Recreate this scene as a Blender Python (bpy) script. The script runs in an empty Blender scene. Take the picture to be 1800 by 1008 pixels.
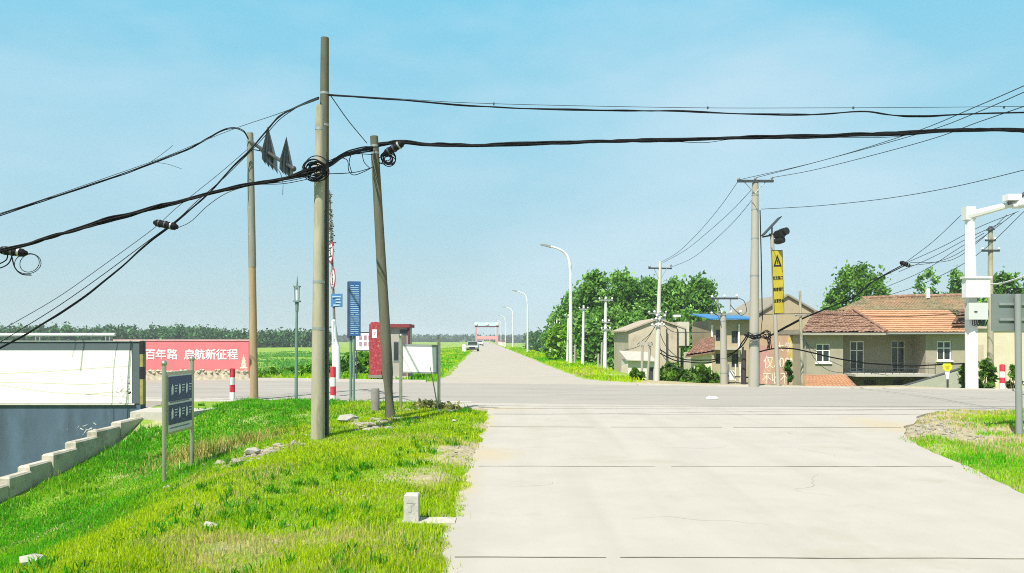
import bpy, math, random
import numpy as np
from mathutils import Vector, Matrix, Euler
random.seed(7)
RNG = np.random.default_rng(11)
SC = bpy.context.scene
COL = SC.collection

# ------------------------------------------------------------------ camera, sky, sun, exposure
H, F, CX, HY = 1.9, 1400.0, 900.0, 597.0        # eye height, focal length in photo pixels, horizon row
cam = bpy.data.cameras.new("camera")
cam.lens, cam.sensor_width = 28.0, 36.0
cam.shift_y = 93.0 / 1800.0
cam.clip_start, cam.clip_end = 0.1, 9000
camo = bpy.data.objects.new("camera", cam); COL.objects.link(camo)
camo.location = (0, 0, H); camo.rotation_euler = (math.radians(90), 0, 0)
SC.camera = camo

SUN_EL = math.radians(54)
SHX, SHY = 0.45, 0.893                            # ground direction in which shadows fall
world = bpy.data.worlds.new("World"); SC.world = world; world.use_nodes = True
wn, wl = world.node_tree.nodes, world.node_tree.links
bg = wn["Background"]
sky = wn.new("ShaderNodeTexSky"); sky.sky_type = 'NISHITA'; sky.sun_disc = False
sky.sun_elevation = SUN_EL; sky.sun_rotation = math.atan2(-SHX, -SHY) % (2 * math.pi)
sky.altitude = 0; sky.air_density = 1.0; sky.dust_density = 0.6; sky.ozone_density = 1.0
tc = wn.new("ShaderNodeTexCoord"); mp = wn.new("ShaderNodeMapping"); mp.inputs['Scale'].default_value = (1.6, 0.7, 4.0); mp.inputs['Rotation'].default_value = (0.2, 0.35, 0.5)
sx = wn.new("ShaderNodeSeparateXYZ"); wl.new(tc.outputs['Generated'], sx.inputs[0])
gr_ = wn.new("ShaderNodeValToRGB"); ge = gr_.color_ramp.elements           # clear-day colours by height above the horizon
ge[0].position = 0.0; ge[0].color = (2.35, 3.2, 3.5, 1); ge[1].position = 1.0; ge[1].color = (0.8, 1.05, 1.3, 1)
for pos, c in ((0.06, (2.4, 3.4, 3.75)), (0.20, (1.95, 3.6, 4.25)), (0.40, (1.15, 3.5, 4.6)), (0.55, (1.1, 1.9, 2.5))): q = ge.new(pos); q.color = c + (1,)
wl.new(sx.outputs['Z'], gr_.inputs[0])
tint = wn.new("ShaderNodeMix"); tint.data_type = 'RGBA'; tint.inputs[0].default_value = 0.88
cn = wn.new("ShaderNodeTexNoise"); cn.inputs['Scale'].default_value = 1.6; cn.inputs['Detail'].default_value = 6
cr = wn.new("ShaderNodeValToRGB")
cr.color_ramp.elements[0].position = 0.42; cr.color_ramp.elements[0].color = (0, 0, 0, 1)
cr.color_ramp.elements[1].position = 0.78; cr.color_ramp.elements[1].color = (0.9, 0.9, 0.9, 1)
cm = wn.new("ShaderNodeMix"); cm.data_type = 'RGBA'; cm.inputs[7].default_value = (3.3, 4.3, 4.9, 1)
wl.new(tc.outputs['Generated'], mp.inputs['Vector']); wl.new(mp.outputs[0], cn.inputs['Vector'])
wl.new(cn.outputs[0], cr.inputs[0]); wl.new(cr.outputs[0], cm.inputs[0])
wl.new(sky.outputs[0], tint.inputs[6]); wl.new(gr_.outputs[0], tint.inputs[7]); wl.new(tint.outputs[2], cm.inputs[6])
wl.new(cm.outputs[2], bg.inputs['Color'])
bg.inputs['Strength'].default_value = 0.098

sun = bpy.data.lights.new("sun", 'SUN'); sun.energy = 4.2; sun.angle = math.radians(0.5); sun.color = (1.0, 0.94, 0.84)
suno = bpy.data.objects.new("sun", sun); COL.objects.link(suno)
dv = Vector((SHX, SHY, 0)).normalized() * math.cos(SUN_EL) + Vector((0, 0, -math.sin(SUN_EL)))
suno.rotation_euler = dv.to_track_quat('-Z', 'Y').to_euler(); suno.location = (-20, -20, 40)
vs = SC.view_settings
vs.view_transform = 'Standard'; vs.look = 'None'; vs.gamma = 1; vs.use_curve_mapping = False
vs.exposure = 0.95
SC.cycles.filter_width = 1.0; SC.cycles.use_denoising = False; SC.cycles.max_bounces = 6; SC.cycles.transparent_max_bounces = 8

# ------------------------------------------------------------------ helpers
def X(px, Y): return (px - CX) / F * Y
def Z(py, Y): return H - (py - HY) / F * Y
def W(px, py, Y): return Vector((X(px, Y), Y, Z(py, Y)))

def mat(name, col, rough=0.8, var=0.12, scale=3.0, stretch=(1, 1, 1), stain=None, stain_at=0.6, stain_scale=1.2,
        bump=0.0, metal=0.0, spec=0.3, trans=None):
    m = bpy.data.materials.new(name); m.use_nodes = True
    n, l = m.node_tree.nodes, m.node_tree.links
    p = n["Principled BSDF"]
    p.inputs['Roughness'].default_value = rough; p.inputs['Metallic'].default_value = metal
    p.inputs['Specular IOR Level'].default_value = spec
    t = n.new("ShaderNodeTexCoord"); mpn = n.new("ShaderNodeMapping"); mpn.inputs['Scale'].default_value = stretch
    l.new(t.outputs['Object'], mpn.inputs['Vector'])
    no = n.new("ShaderNodeTexNoise"); no.inputs['Scale'].default_value = scale; no.inputs['Detail'].default_value = 7
    no.inputs['Roughness'].default_value = 0.62
    l.new(mpn.outputs[0], no.inputs['Vector'])
    r = n.new("ShaderNodeValToRGB"); e = r.color_ramp.elements
    e[0].position = 0.28; e[1].position = 0.72
    e[0].color = tuple(min(1, c * (1 - var)) for c in col) + (1,)
    e[1].color = tuple(min(1, c * (1 + var)) for c in col) + (1,)
    l.new(no.outputs[0], r.inputs[0]); out = r.outputs[0]
    if stain:
        n2 = n.new("ShaderNodeTexNoise"); n2.inputs['Scale'].default_value = stain_scale; n2.inputs['Detail'].default_value = 8
        n2.inputs['Roughness'].default_value = 0.65
        l.new(mpn.outputs[0], n2.inputs['Vector'])
        r2 = n.new("ShaderNodeValToRGB"); r2.color_ramp.elements[0].position = stain_at; r2.color_ramp.elements[1].position = stain_at + 0.16
        l.new(n2.outputs[0], r2.inputs[0])
        mx = n.new("ShaderNodeMix"); mx.data_type = 'RGBA'; mx.inputs[7].default_value = tuple(stain) + (1,)
        l.new(r2.outputs[0], mx.inputs[0]); l.new(out, mx.inputs[6]); out = mx.outputs[2]
    l.new(out, p.inputs['Base Color'])
    if bump:
        b = n.new("ShaderNodeBump"); b.inputs['Strength'].default_value = bump; b.inputs['Distance'].default_value = 0.03
        l.new(no.outputs[0], b.inputs['Height']); l.new(b.outputs[0], p.inputs['Normal'])
    return m

def add_dust(m, col=(0.385, 0.335, 0.245)):
    """sandy dirt trodden onto the road along its left edge"""
    n, l = m.node_tree.nodes, m.node_tree.links; p = n["Principled BSDF"]
    old = p.inputs['Base Color'].links[0].from_socket
    t = n.new("ShaderNodeTexCoord"); total = None
    for (cx, cy, rx, ry) in ((-.5, 13.2, 1.1, 1.7), (-.7, 10.5, .5, 2.6), (-.6, 21.9, 2.6, .8), (-.7, 18.0, .6, 3.0), (8.3, 17.5, 1.2, 3.5)):
        a = n.new("ShaderNodeMapping"); a.vector_type = 'TEXTURE'; a.inputs['Location'].default_value = (cx, cy, 0); a.inputs['Scale'].default_value = (rx, ry, 1)
        l.new(t.outputs['Object'], a.inputs[0]); d = n.new("ShaderNodeVectorMath"); d.operation = 'LENGTH'; l.new(a.outputs[0], d.inputs[0])
        q = n.new("ShaderNodeMath"); q.operation = 'SUBTRACT'; q.inputs[0].default_value = 1.0; q.use_clamp = True; l.new(d.outputs['Value'], q.inputs[1])
        if total is None: total = q.outputs[0]
        else: z = n.new("ShaderNodeMath"); z.operation = 'MAXIMUM'; l.new(total, z.inputs[0]); l.new(q.outputs[0], z.inputs[1]); total = z.outputs[0]
    no = n.new("ShaderNodeTexNoise"); no.inputs['Scale'].default_value = 3.2; no.inputs['Detail'].default_value = 9; no.inputs['Roughness'].default_value = .7; l.new(t.outputs['Object'], no.inputs['Vector'])
    s_ = n.new("ShaderNodeMath"); s_.operation = 'MULTIPLY_ADD'; s_.inputs[1].default_value = 1.6; s_.inputs[2].default_value = -.8; l.new(no.outputs[0], s_.inputs[0])
    ad = n.new("ShaderNodeMath"); ad.operation = 'ADD'; l.new(total, ad.inputs[0]); l.new(s_.outputs[0], ad.inputs[1])
    r = n.new("ShaderNodeValToRGB"); r.color_ramp.elements[0].position = .30; r.color_ramp.elements[1].position = .8; l.new(ad.outputs[0], r.inputs[0])
    gate = n.new("ShaderNodeMath"); gate.operation = 'MULTIPLY'; l.new(r.outputs[0], gate.inputs[0])
    st = n.new("ShaderNodeMath"); st.operation = 'MULTIPLY'; st.use_clamp = True; st.inputs[1].default_value = 3.0; l.new(total, st.inputs[0]); l.new(st.outputs[0], gate.inputs[1])
    wmap = n.new("ShaderNodeMapping"); wmap.inputs['Scale'].default_value = (1.0, .05, 1); wmap.inputs['Rotation'].default_value = (0, 0, .12); l.new(t.outputs['Object'], wmap.inputs[0])
    wn_ = n.new("ShaderNodeTexNoise"); wn_.inputs['Scale'].default_value = 1.3; wn_.inputs['Detail'].default_value = 5; l.new(wmap.outputs[0], wn_.inputs['Vector'])
    wr = n.new("ShaderNodeValToRGB"); wr.color_ramp.elements[0].position = .48; wr.color_ramp.elements[1].position = .72; wr.color_ramp.elements[1].color = (.55, .55, .55, 1); l.new(wn_.outputs[0], wr.inputs[0])
    wx = n.new("ShaderNodeMix"); wx.data_type = 'RGBA'; wx.inputs[7].default_value = (.315, .292, .25, 1); l.new(wr.outputs[0], wx.inputs[0]); l.new(old, wx.inputs[6])
    sp2 = n.new("ShaderNodeTexNoise"); sp2.inputs['Scale'].default_value = 26; sp2.inputs['Detail'].default_value = 4; l.new(t.outputs['Object'], sp2.inputs['Vector'])
    sr = n.new("ShaderNodeValToRGB"); sr.color_ramp.elements[0].position = .68; sr.color_ramp.elements[1].position = .76; sr.color_ramp.elements[1].color = (.6, .6, .6, 1); l.new(sp2.outputs[0], sr.inputs[0])
    sx2 = n.new("ShaderNodeMix"); sx2.data_type = 'RGBA'; sx2.inputs[7].default_value = (.25, .23, .19, 1); l.new(sr.outputs[0], sx2.inputs[0]); l.new(wx.outputs[2], sx2.inputs[6]); old = sx2.outputs[2]
    mx = n.new("ShaderNodeMix"); mx.data_type = 'RGBA'; mx.inputs[7].default_value = col + (1,); l.new(gate.outputs[0], mx.inputs[0]); l.new(old, mx.inputs[6]); l.new(mx.outputs[2], p.inputs['Base Color'])
    return m

def leafmat(name, trans=0.35, rough=0.55):
    """foliage coloured by the per-leaf colour attribute 'leaf' (each leaf's own green), slightly translucent"""
    m = bpy.data.materials.new(name); m.use_nodes = True
    n, l = m.node_tree.nodes, m.node_tree.links
    p = n["Principled BSDF"]; p.inputs['Roughness'].default_value = rough; p.inputs['Specular IOR Level'].default_value = 0.25
    a = n.new("ShaderNodeAttribute"); a.attribute_name = "leaf"
    tb = n.new("ShaderNodeBsdfTranslucent"); ms = n.new("ShaderNodeMixShader"); ms.inputs[0].default_value = trans
    l.new(a.outputs['Color'], p.inputs['Base Color']); l.new(a.outputs['Color'], tb.inputs['Color'])
    l.new(p.outputs[0], ms.inputs[1]); l.new(tb.outputs[0], ms.inputs[2])
    l.new(ms.outputs[0], n["Material Output"].inputs['Surface'])
    return m

def tag(o, label=None, cat=None, group=None, kind=None):
    if label: o['label'] = label
    if cat: o['category'] = cat
    if group: o['group'] = group
    if kind: o['kind'] = kind
    return o

def thing(name, label, cat, loc=(0, 0, 0), group=None):
    o = bpy.data.objects.new(name, None); COL.objects.link(o); o.location = loc; o.empty_display_size = 0.2
    return tag(o, label, cat, group)

def dup(root, loc, label=None, group=None):
    r = root.copy(); COL.objects.link(r); r.location = loc
    if label: r['label'] = label
    if group: r['group'] = group
    for ch in list(root.children):
        c = ch.copy(); COL.objects.link(c); c.parent = r
        for g in list(ch.children):
            d = g.copy(); COL.objects.link(d); d.parent = c
    return r

def wloc(o):
    v = Vector(o.location)
    while o.parent: o = o.parent; v += Vector(o.location)
    return v

class MB:
    """collects faces in world coordinates, builds ONE mesh object"""
    def __init__(s): s.v = []; s.f = []; s.mi = []; s.sm = []; s.cur = 0; s.smooth = False
    def add(s, vs, fs):
        b = len(s.v); s.v += [tuple(v) for v in vs]
        for f in fs: s.f.append(tuple(b + i for i in f)); s.mi.append(s.cur); s.sm.append(s.smooth)
        return s
    def mat(s, i): s.cur = i; return s
    def box(s, c, d, rz=0.0, R=None):
        hx, hy, hz = d[0] / 2, d[1] / 2, d[2] / 2
        R = R if R is not None else Matrix.Rotation(rz, 3, 'Z')
        c = Vector(c)
        vs = [c + R @ Vector((x, y, z)) for x in (-hx, hx) for y in (-hy, hy) for z in (-hz, hz)]
        s.smooth = False
        return s.add(vs, [(0, 1, 3, 2), (4, 6, 7, 5), (0, 4, 5, 1), (2, 3, 7, 6), (0, 2, 6, 4), (1, 5, 7, 3)])
    def ext(s, a, b):   # box by two corners
        a, b = Vector(a), Vector(b)
        return s.box((a + b) / 2, [abs(b[i] - a[i]) for i in range(3)])
    def tube(s, pts, r, n=8, caps=True, smooth=True):
        pts = [Vector(p) for p in pts]; m = len(pts)
        rs = r if isinstance(r, (list, tuple)) else [r] * m
        rings = []; b = len(s.v)
        ref = Vector((0, 0, 1))
        vs = []
        for i, p in enumerate(pts):
            t = (pts[min(i + 1, m - 1)] - pts[max(i - 1, 0)])
            t = t.normalized() if t.length > 1e-9 else Vector((0, 0, 1))
            u = t.cross(ref)
            if u.length < 0.05: u = t.cross(Vector((0, 1, 0)))
            u.normalize(); w = t.cross(u)
            for k in range(n):
                a = 2 * math.pi * k / n
                vs.append(p + (u * math.cos(a) + w * math.sin(a)) * rs[i])
        fs = [(i * n + k, i * n + (k + 1) % n, (i + 1) * n + (k + 1) % n, (i + 1) * n + k) for i in range(m - 1) for k in range(n)]
        s.smooth = smooth; s.add(vs, fs); s.smooth = False
        if caps: s.add(vs[:n], [tuple(range(n))[::-1]]); s.add(vs[-n:], [tuple(range(n))])
        return s
    def cyl(s, p0, p1, r0, r1=None, n=14): return s.tube([p0, p1], [r0, r0 if r1 is None else r1], n)
    def ball(s, c, r, n=10, m=7, sc=(1, 1, 1)):
        vs = [Vector(c) + Vector((0, 0, r * sc[2]))]
        for i in range(1, m):
            a = math.pi * i / m
            for k in range(n):
                b = 2 * math.pi * k / n
                vs.append(Vector(c) + Vector((r * sc[0] * math.sin(a) * math.cos(b), r * sc[1] * math.sin(a) * math.sin(b), r * sc[2] * math.cos(a))))
        vs.append(Vector(c) - Vector((0, 0, r * sc[2])))
        fs = [(0, 1 + k, 1 + (k + 1) % n) for k in range(n)]
        for i in range(m - 2):
            o = 1 + i * n
            fs += [(o + k, o + n + k, o + n + (k + 1) % n, o + (k + 1) % n) for k in range(n)]
        o = 1 + (m - 2) * n; L = len(vs) - 1
        fs += [(o + k, L, o + (k + 1) % n) for k in range(n)]
        s.smooth = True; s.add(vs, fs); s.smooth = False
        return s
    def prism(s, poly, ax):  # poly: list of points, extruded by vector ax
        ax = Vector(ax); poly = [Vector(p) for p in poly]; n = len(poly)
        vs = poly + [p + ax for p in poly]
        s.smooth = False
        return s.add(vs, [tuple(range(n))[::-1], tuple(range(n, 2 * n))] + [(i, (i + 1) % n, n + (i + 1) % n, n + i) for i in range(n)])
    def face(s, *ps): s.smooth = False; return s.add(ps, [tuple(range(len(ps)))])
    def rock(s, c, r, flat=0.65):
        ph = (1 + 5 ** 0.5) / 2
        base = [(-1, ph, 0), (1, ph, 0), (-1, -ph, 0), (1, -ph, 0), (0, -1, ph), (0, 1, ph), (0, -1, -ph), (0, 1, -ph), (ph, 0, -1), (ph, 0, 1), (-ph, 0, -1), (-ph, 0, 1)]
        fs = [(0, 11, 5), (0, 5, 1), (0, 1, 7), (0, 7, 10), (0, 10, 11), (1, 5, 9), (5, 11, 4), (11, 10, 2), (10, 7, 6), (7, 1, 8), (3, 9, 4), (3, 4, 2), (3, 2, 6), (3, 6, 8), (3, 8, 9), (4, 9, 5), (2, 4, 11), (6, 2, 10), (8, 6, 7), (9, 8, 1)]
        R = Euler((random.uniform(0, 6), random.uniform(0, 6), random.uniform(0, 6))).to_matrix()
        ex, ey = random.uniform(0.7, 1.4), random.uniform(0.7, 1.2)
        vs = []
        for b in base:
            v = R @ Vector(b).normalized() * r * random.uniform(0.75, 1.2)
            vs.append(Vector(c) + Vector((v.x * ex, v.y * ey, v.z * flat)))
        s.smooth = False
        return s.add(vs, fs)
    def text(s, body, o, right, up, size, extr=0.004, bold=0.0, center=True, sx=1.0):
        right, up = Vector(right).normalized(), Vector(up).normalized(); nrm = right.cross(up)
        cu = bpy.data.curves.new("lettering_curve", 'FONT'); cu.body = body; cu.size = 1.0; cu.offset = 0.0
        cu.align_x = 'CENTER' if center else 'LEFT'; cu.resolution_u = 3
        ob = bpy.data.objects.new("lettering_curve", cu); COL.objects.link(ob)
        dg = bpy.context.evaluated_depsgraph_get(); dg.update()
        me = bpy.data.meshes.new_from_object(ob.evaluated_get(dg))
        s.smooth = False
        sh = [(0, 0)] if not bold else [(-bold, 0), (bold, 0), (0, bold), (0, -bold)]
        for i_, (ox, oy) in enumerate(sh):
            vs = [Vector(o) + right * ((v.co.x + ox) * size * sx) + up * ((v.co.y + oy) * size) + nrm * (extr + .0012 * i_) for v in me.vertices]
            s.add(vs, [tuple(p.vertices) for p in me.polygons])
        bpy.data.objects.remove(ob); bpy.data.meshes.remove(me); bpy.data.curves.remove(cu)
        return s
    def build(s, name, mats, parent=None, loc=None):
        if not isinstance(mats, (list, tuple)): mats = [mats]
        o0 = wloc(parent) if parent else Vector(loc if loc is not None else (0, 0, 0))
        me = bpy.data.meshes.new(name)
        me.from_pydata([tuple(Vector(v) - o0) for v in s.v], [], s.f)
        for m in mats: me.materials.append(m)
        me.polygons.foreach_set('material_index', s.mi); me.polygons.foreach_set('use_smooth', s.sm)
        me.update()
        ob = bpy.data.objects.new(name, me); COL.objects.link(ob)
        if parent: ob.parent = parent
        else: ob.location = o0
        return ob

def npmesh(name, verts, faces_flat, nper, mats, colors=None, parent=None, kind=None):
    me = bpy.data.meshes.new(name)
    nv = len(verts); nf = len(faces_flat) // nper
    me.vertices.add(nv); me.vertices.foreach_set('co', np.ascontiguousarray(verts, dtype=np.float32).ravel())
    me.loops.add(len(faces_flat)); me.loops.foreach_set('vertex_index', np.ascontiguousarray(faces_flat, dtype=np.int32))
    me.polygons.add(nf)
    me.polygons.foreach_set('loop_start', np.arange(0, nf * nper, nper, dtype=np.int32))
    me.polygons.foreach_set('loop_total', np.full(nf, nper, dtype=np.int32))
    me.update(calc_edges=True); me.validate()
    if colors is not None:
        ca = me.color_attributes.new("leaf", 'FLOAT_COLOR', 'POINT')
        c4 = np.ones((nv, 4), dtype=np.float32); c4[:, :3] = colors
        ca.data.foreach_set('color', c4.ravel())
    for m in (mats if isinstance(mats, (list, tuple)) else [mats]): me.materials.append(m)
    ob = bpy.data.objects.new(name, me); COL.objects.link(ob)
    if parent: ob.parent = parent
    if kind: ob['kind'] = kind
    return ob

_ng = np.random.default_rng(3).random((256, 256))
def vnoise(x, y, sc, seed=0):
    x = np.asarray(x, float) / sc + seed * 17.3; y = np.asarray(y, float) / sc + seed * 9.1
    xi = np.floor(x).astype(int); yi = np.floor(y).astype(int); fx = x - xi; fy = y - yi
    fx = fx * fx * (3 - 2 * fx); fy = fy * fy * (3 - 2 * fy)
    g = lambda a, b: _ng[a % 256, b % 256]
    return (g(xi, yi) * (1 - fx) + g(xi + 1, yi) * fx) * (1 - fy) + (g(xi, yi + 1) * (1 - fx) + g(xi + 1, yi + 1) * fx) * fy
def sstep(t): t = np.clip(t, 0, 1); return t * t * (3 - 2 * t)

def spline(pts, step=6):
    pts = [Vector(p) for p in pts]
    P = [pts[0] * 2 - pts[1]] + pts + [pts[-1] * 2 - pts[-2]]
    out = []
    for i in range(1, len(P) - 2):
        for k in range(step):
            t = k / step; a, b, c, d = P[i - 1], P[i], P[i + 1], P[i + 2]
            out.append(0.5 * ((2 * b) + (c - a) * t + (2 * a - 5 * b + 4 * c - d) * t * t + (3 * b - a - 3 * c + d) * t ** 3))
    out.append(pts[-1]); return out

# ------------------------------------------------------------------ materials
m_conc = mat('road_concrete', (0.372, 0.350, 0.312), 0.9, 0.06, 1.1, stain=(0.325, 0.30, 0.245), stain_at=0.56, stain_scale=0.45, bump=0.05); add_dust(m_conc)
m_conc_far = mat('far_road_concrete', (0.345, 0.318, 0.272), 0.9, 0.06, 0.6, stain=(0.30, 0.28, 0.235), stain_at=0.6, stain_scale=0.2)
m_asph = mat('cross_road_surface', (0.292, 0.275, 0.247), 0.9, 0.09, 0.9, stretch=(0.25, 1, 1), stain=(0.245, 0.23, 0.205), stain_at=0.55, stain_scale=0.8)
m_joint = mat('road_joint', (0.16, 0.15, 0.11), 0.95, 0.3, 5)
m_line = mat('road_line', (0.46, 0.45, 0.41), 0.8, 0.08, 4, stain=(0.36, 0.35, 0.32), stain_at=0.6, stain_scale=3)
m_kerb = mat('kerb_concrete', (0.40, 0.38, 0.335), 0.9, 0.1, 2)
m_pole = mat('pole_concrete', (0.33, 0.31, 0.23), 0.85, 0.16, 2.5, stretch=(3, 3, 0.5), stain=(0.19, 0.18, 0.115), stain_at=0.52, stain_scale=1.6, bump=0.15)
m_pole_dark = mat('pole_old_concrete', (0.105, 0.105, 0.075), 0.85, 0.2, 2.5, stretch=(3, 3, 0.4), stain=(0.06, 0.065, 0.04), stain_at=0.55, bump=0.1)
m_pole_brown = mat('pole_brown', (0.33, 0.24, 0.14), 0.85, 0.2, 2.0, stretch=(4, 4, 0.4), stain=(0.17, 0.15, 0.11), stain_at=0.55, stain_scale=0.8)
m_pole_pale = mat('pole_pale', (0.33, 0.315, 0.265), 0.85, 0.08, 2, stretch=(3, 3, 0.5), stain=(0.25, 0.24, 0.195), stain_at=0.56)
m_white = mat('white_paint', (0.70, 0.71, 0.69), 0.5, 0.05, 3, stain=(0.56, 0.56, 0.51), stain_at=.62, stain_scale=2)
m_wpole = mat('white_post_paint', (0.62, 0.64, 0.62), 0.4, 0.05, 2, stretch=(1, 1, 0.3))
m_black = mat('cable_black', (0.004, 0.0045, 0.006), 0.7, 0.2, 5, spec=.15)
m_wire = mat('wire_dark', (0.04, 0.055, 0.075), 0.5, 0.2, 5)
m_metal = mat('galvanised_steel', (0.30, 0.32, 0.31), 0.45, 0.15, 6, metal=0.4)
m_dkmetal = mat('dark_steel', (0.05, 0.055, 0.06), 0.55, 0.2, 6, metal=0.2)
m_stainless = mat('stainless_post', (0.42, 0.42, 0.36), 0.32, 0.1, 5, metal=0.75)
m_greenpost = mat('greygreen_paint', (0.13, 0.21, 0.19), 0.5, 0.1, 5)
m_red = mat('red_paint', (0.50, 0.035, 0.06), 0.55, 0.12, 6)
m_navy = mat('navy_panel', (0.03, 0.05, 0.18), 0.4, 0.15, 2)
m_blue = mat('blue_panel', (0.05, 0.17, 0.36), 0.4, 0.08, 2)
m_dkblue = mat('dark_blue_panel', (0.012, 0.03, 0.10), 0.4, 0.1, 2)
m_grid = mat('pale_blue_print', (0.30, 0.46, 0.58), 0.5, 0.05, 3)
m_banner = mat('pink_red_wall', (0.56, 0.155, 0.165), 0.85, 0.1, 0.8, stain=(0.48, 0.13, 0.135), stain_at=0.62, stain_scale=0.6)
m_rubblewall = mat('rubble_wall', (0.42, 0.38, 0.28), 0.95, 0.4, 6, bump=0.5)
m_bwall = mat('blue_grey_wall_paint', (0.062, 0.098, 0.145), 0.75, 0.28, 1.1, stretch=(1, 1, .35), stain=(0.042, 0.062, 0.085), stain_at=0.5, stain_scale=0.6)
m_bwall2 = mat('grey_wall_paint', (0.075, 0.10, 0.115), 0.75, 0.1, 1.2)
m_cream = mat('cream_panel_paint', (0.72, 0.71, 0.655), 0.8, 0.03, 0.8, stain=(0.66, 0.62, 0.53), stain_at=0.68, stain_scale=0.9)
m_step = mat('step_concrete', (0.42, 0.395, 0.33), 0.9, 0.22, 2.6, stain=(0.23, 0.22, 0.17), stain_at=0.5, stain_scale=1.8, bump=0.3)
m_yellow = mat('yellow_sign', (0.42, 0.345, 0.03), 0.55, 0.15, 2, stain=(.34, .28, .05), stain_at=.55, stain_scale=3)
m_black_paint = mat('black_paint', (0.015, 0.015, 0.015), 0.5, 0.1, 3)
m_hazy = mat('hazard_yellow', (0.26, 0.23, 0.07), 0.7, 0.25, 5)
m_stone = mat('pale_stone', (0.33, 0.32, 0.28), 0.9, 0.15, 9, bump=0.3)
m_stone2 = mat('rubble_stone', (0.27, 0.25, 0.20), 0.95, 0.4, 7)
m_grey = mat('dull_grey_metal', (0.22, 0.245, 0.24), 0.5, 0.06, 2)
m_glass = mat('window_glass', (0.025, 0.035, 0.035), 0.12, 0.3, 1.5, spec=0.6)
m_bark = mat('bark', (0.16, 0.13, 0.09), 0.95, 0.3, 4, stretch=(3, 3, 0.6))
m_leaf = leafmat('tree_leaves')
m_grassblade = leafmat('grass_blades', 0.5, 0.6)
m_farleaf = leafmat('far_wood_leaves', 0.2, 0.8)

# ------------------------------------------------------------------ terrain
NEAR = lambda x: 23.7 - 0.155 * x
FAR = lambda x: 34.2 - 0.25 * x
RY = [-40, 0, 9.8, 11.8, 14, 15.4, 16.8, 19.3, 20.8, 21.3]
RX = [6.2, 6.2, 6.3, 6.75, 7.2, 7.6, 8.3, 9.8, 11.0, 13.0]
def redge(y): return np.interp(y, RY, RX)
LEFT_EDGE = -0.62
FRC = lambda y: -0.0357 * y + 1.45           # far road centre line
FRW = 3.25
def flare(y):                                # far road right edge widening near the junction
    return np.interp(y, [34, 35.2, 36.4, 38.5, 46, 55], [2.8, 1.6, 0.8, 0.15, 0.0, 0])
def ground(x, y):
    x = np.asarray(x, float); y = np.asarray(y, float)
    n, f = NEAR(x), FAR(x)
    # left near bank
    tr = -0.735 + (y - 15.5) * 0.123
    zb = np.minimum(tr - 0.42, 0.0)
    zb = zb * (1 - sstep((y - 18.8) / 3.6))
    t = sstep((-3.2 - x) / 6.2)
    zl = 0.03 + zb * t - 0.10 * sstep((-1.2 - x) / 1.5) * (1 - t) * sstep((15 - y) / 6) + (vnoise(x, y, 1.7, 1) - 0.5) * 0.10 + (vnoise(x, y, 0.5, 2) - 0.5) * 0.04
    zl = np.where(x < -10.05, np.minimum(zl, -3.4), zl)
    zr = 0.05 + (vnoise(x, y, 1.5, 4) - 0.5) * 0.12 + (vnoise(x, y, 0.45, 2) - 0.5) * 0.05
    zr = zr - 1.5 * sstep((x - 30) / 12)
    zl = -0.05 + (zl + 0.05) * sstep((LEFT_EDGE + .25 - x) / 0.6) * sstep((n - y) / np.where(x < -7.6, 1.1, 0.3))
    zr = -0.05 + (zr + 0.05) * sstep((x - redge(y) + .12) / 0.6) * sstep((n - y) / 0.4)
    near = np.where(x < 2, zl, zr)
    inn = (x > LEFT_EDGE + 0.1) & (x < redge(y) - 0.12)
    near = np.where(inn, -0.07, near)
    near = np.where((x < 14) & (x > -2.2) & (y > 21.6), -0.07, near)
    # far side
    d = y - f
    le = x - (FRC(y) - FRW); ri = x - (FRC(y) + FRW + flare(y))
    dl = np.maximum(-le, 0); dr = np.maximum(ri, 0)
    left = -1.25 * sstep((dl - 1.2) / 14) * sstep(d / 26) + (vnoise(x, y, 6, 5) - 0.5) * 0.5 * sstep(d / 10) * sstep((dl - .5) / 4)
    right = 0.02 - 2.3 * sstep((dr - 2.4) / 6) * sstep((d - 1.4) / 4.5) + (vnoise(x, y, 2.5, 6) - 0.5) * 0.25 * sstep(d / 3) * sstep((dr - .2) / 1)
    far = np.where(le < 0, left + 0.02, np.where(ri > 0, right, -0.07))
    far = np.where((le < 0) & (dl < 0.25), -0.05, far)
    mid = -0.07
    z = np.where(y < n, near, np.where(y < f, mid, far))
    z = np.where((x < -14) & (y < n - 0.5) & (y < 22), -3.4, z)
    return z
def seg(x, y, ax, ay, bx, by, r):
    tt = np.clip(((x - ax) * (bx - ax) + (y - ay) * (by - ay)) / ((bx - ax) ** 2 + (by - ay) ** 2), 0, 1)
    return np.exp(-(((x - ax - tt * (bx - ax)) ** 2 + (y - ay - tt * (by - ay)) ** 2) / r ** 2))
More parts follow.
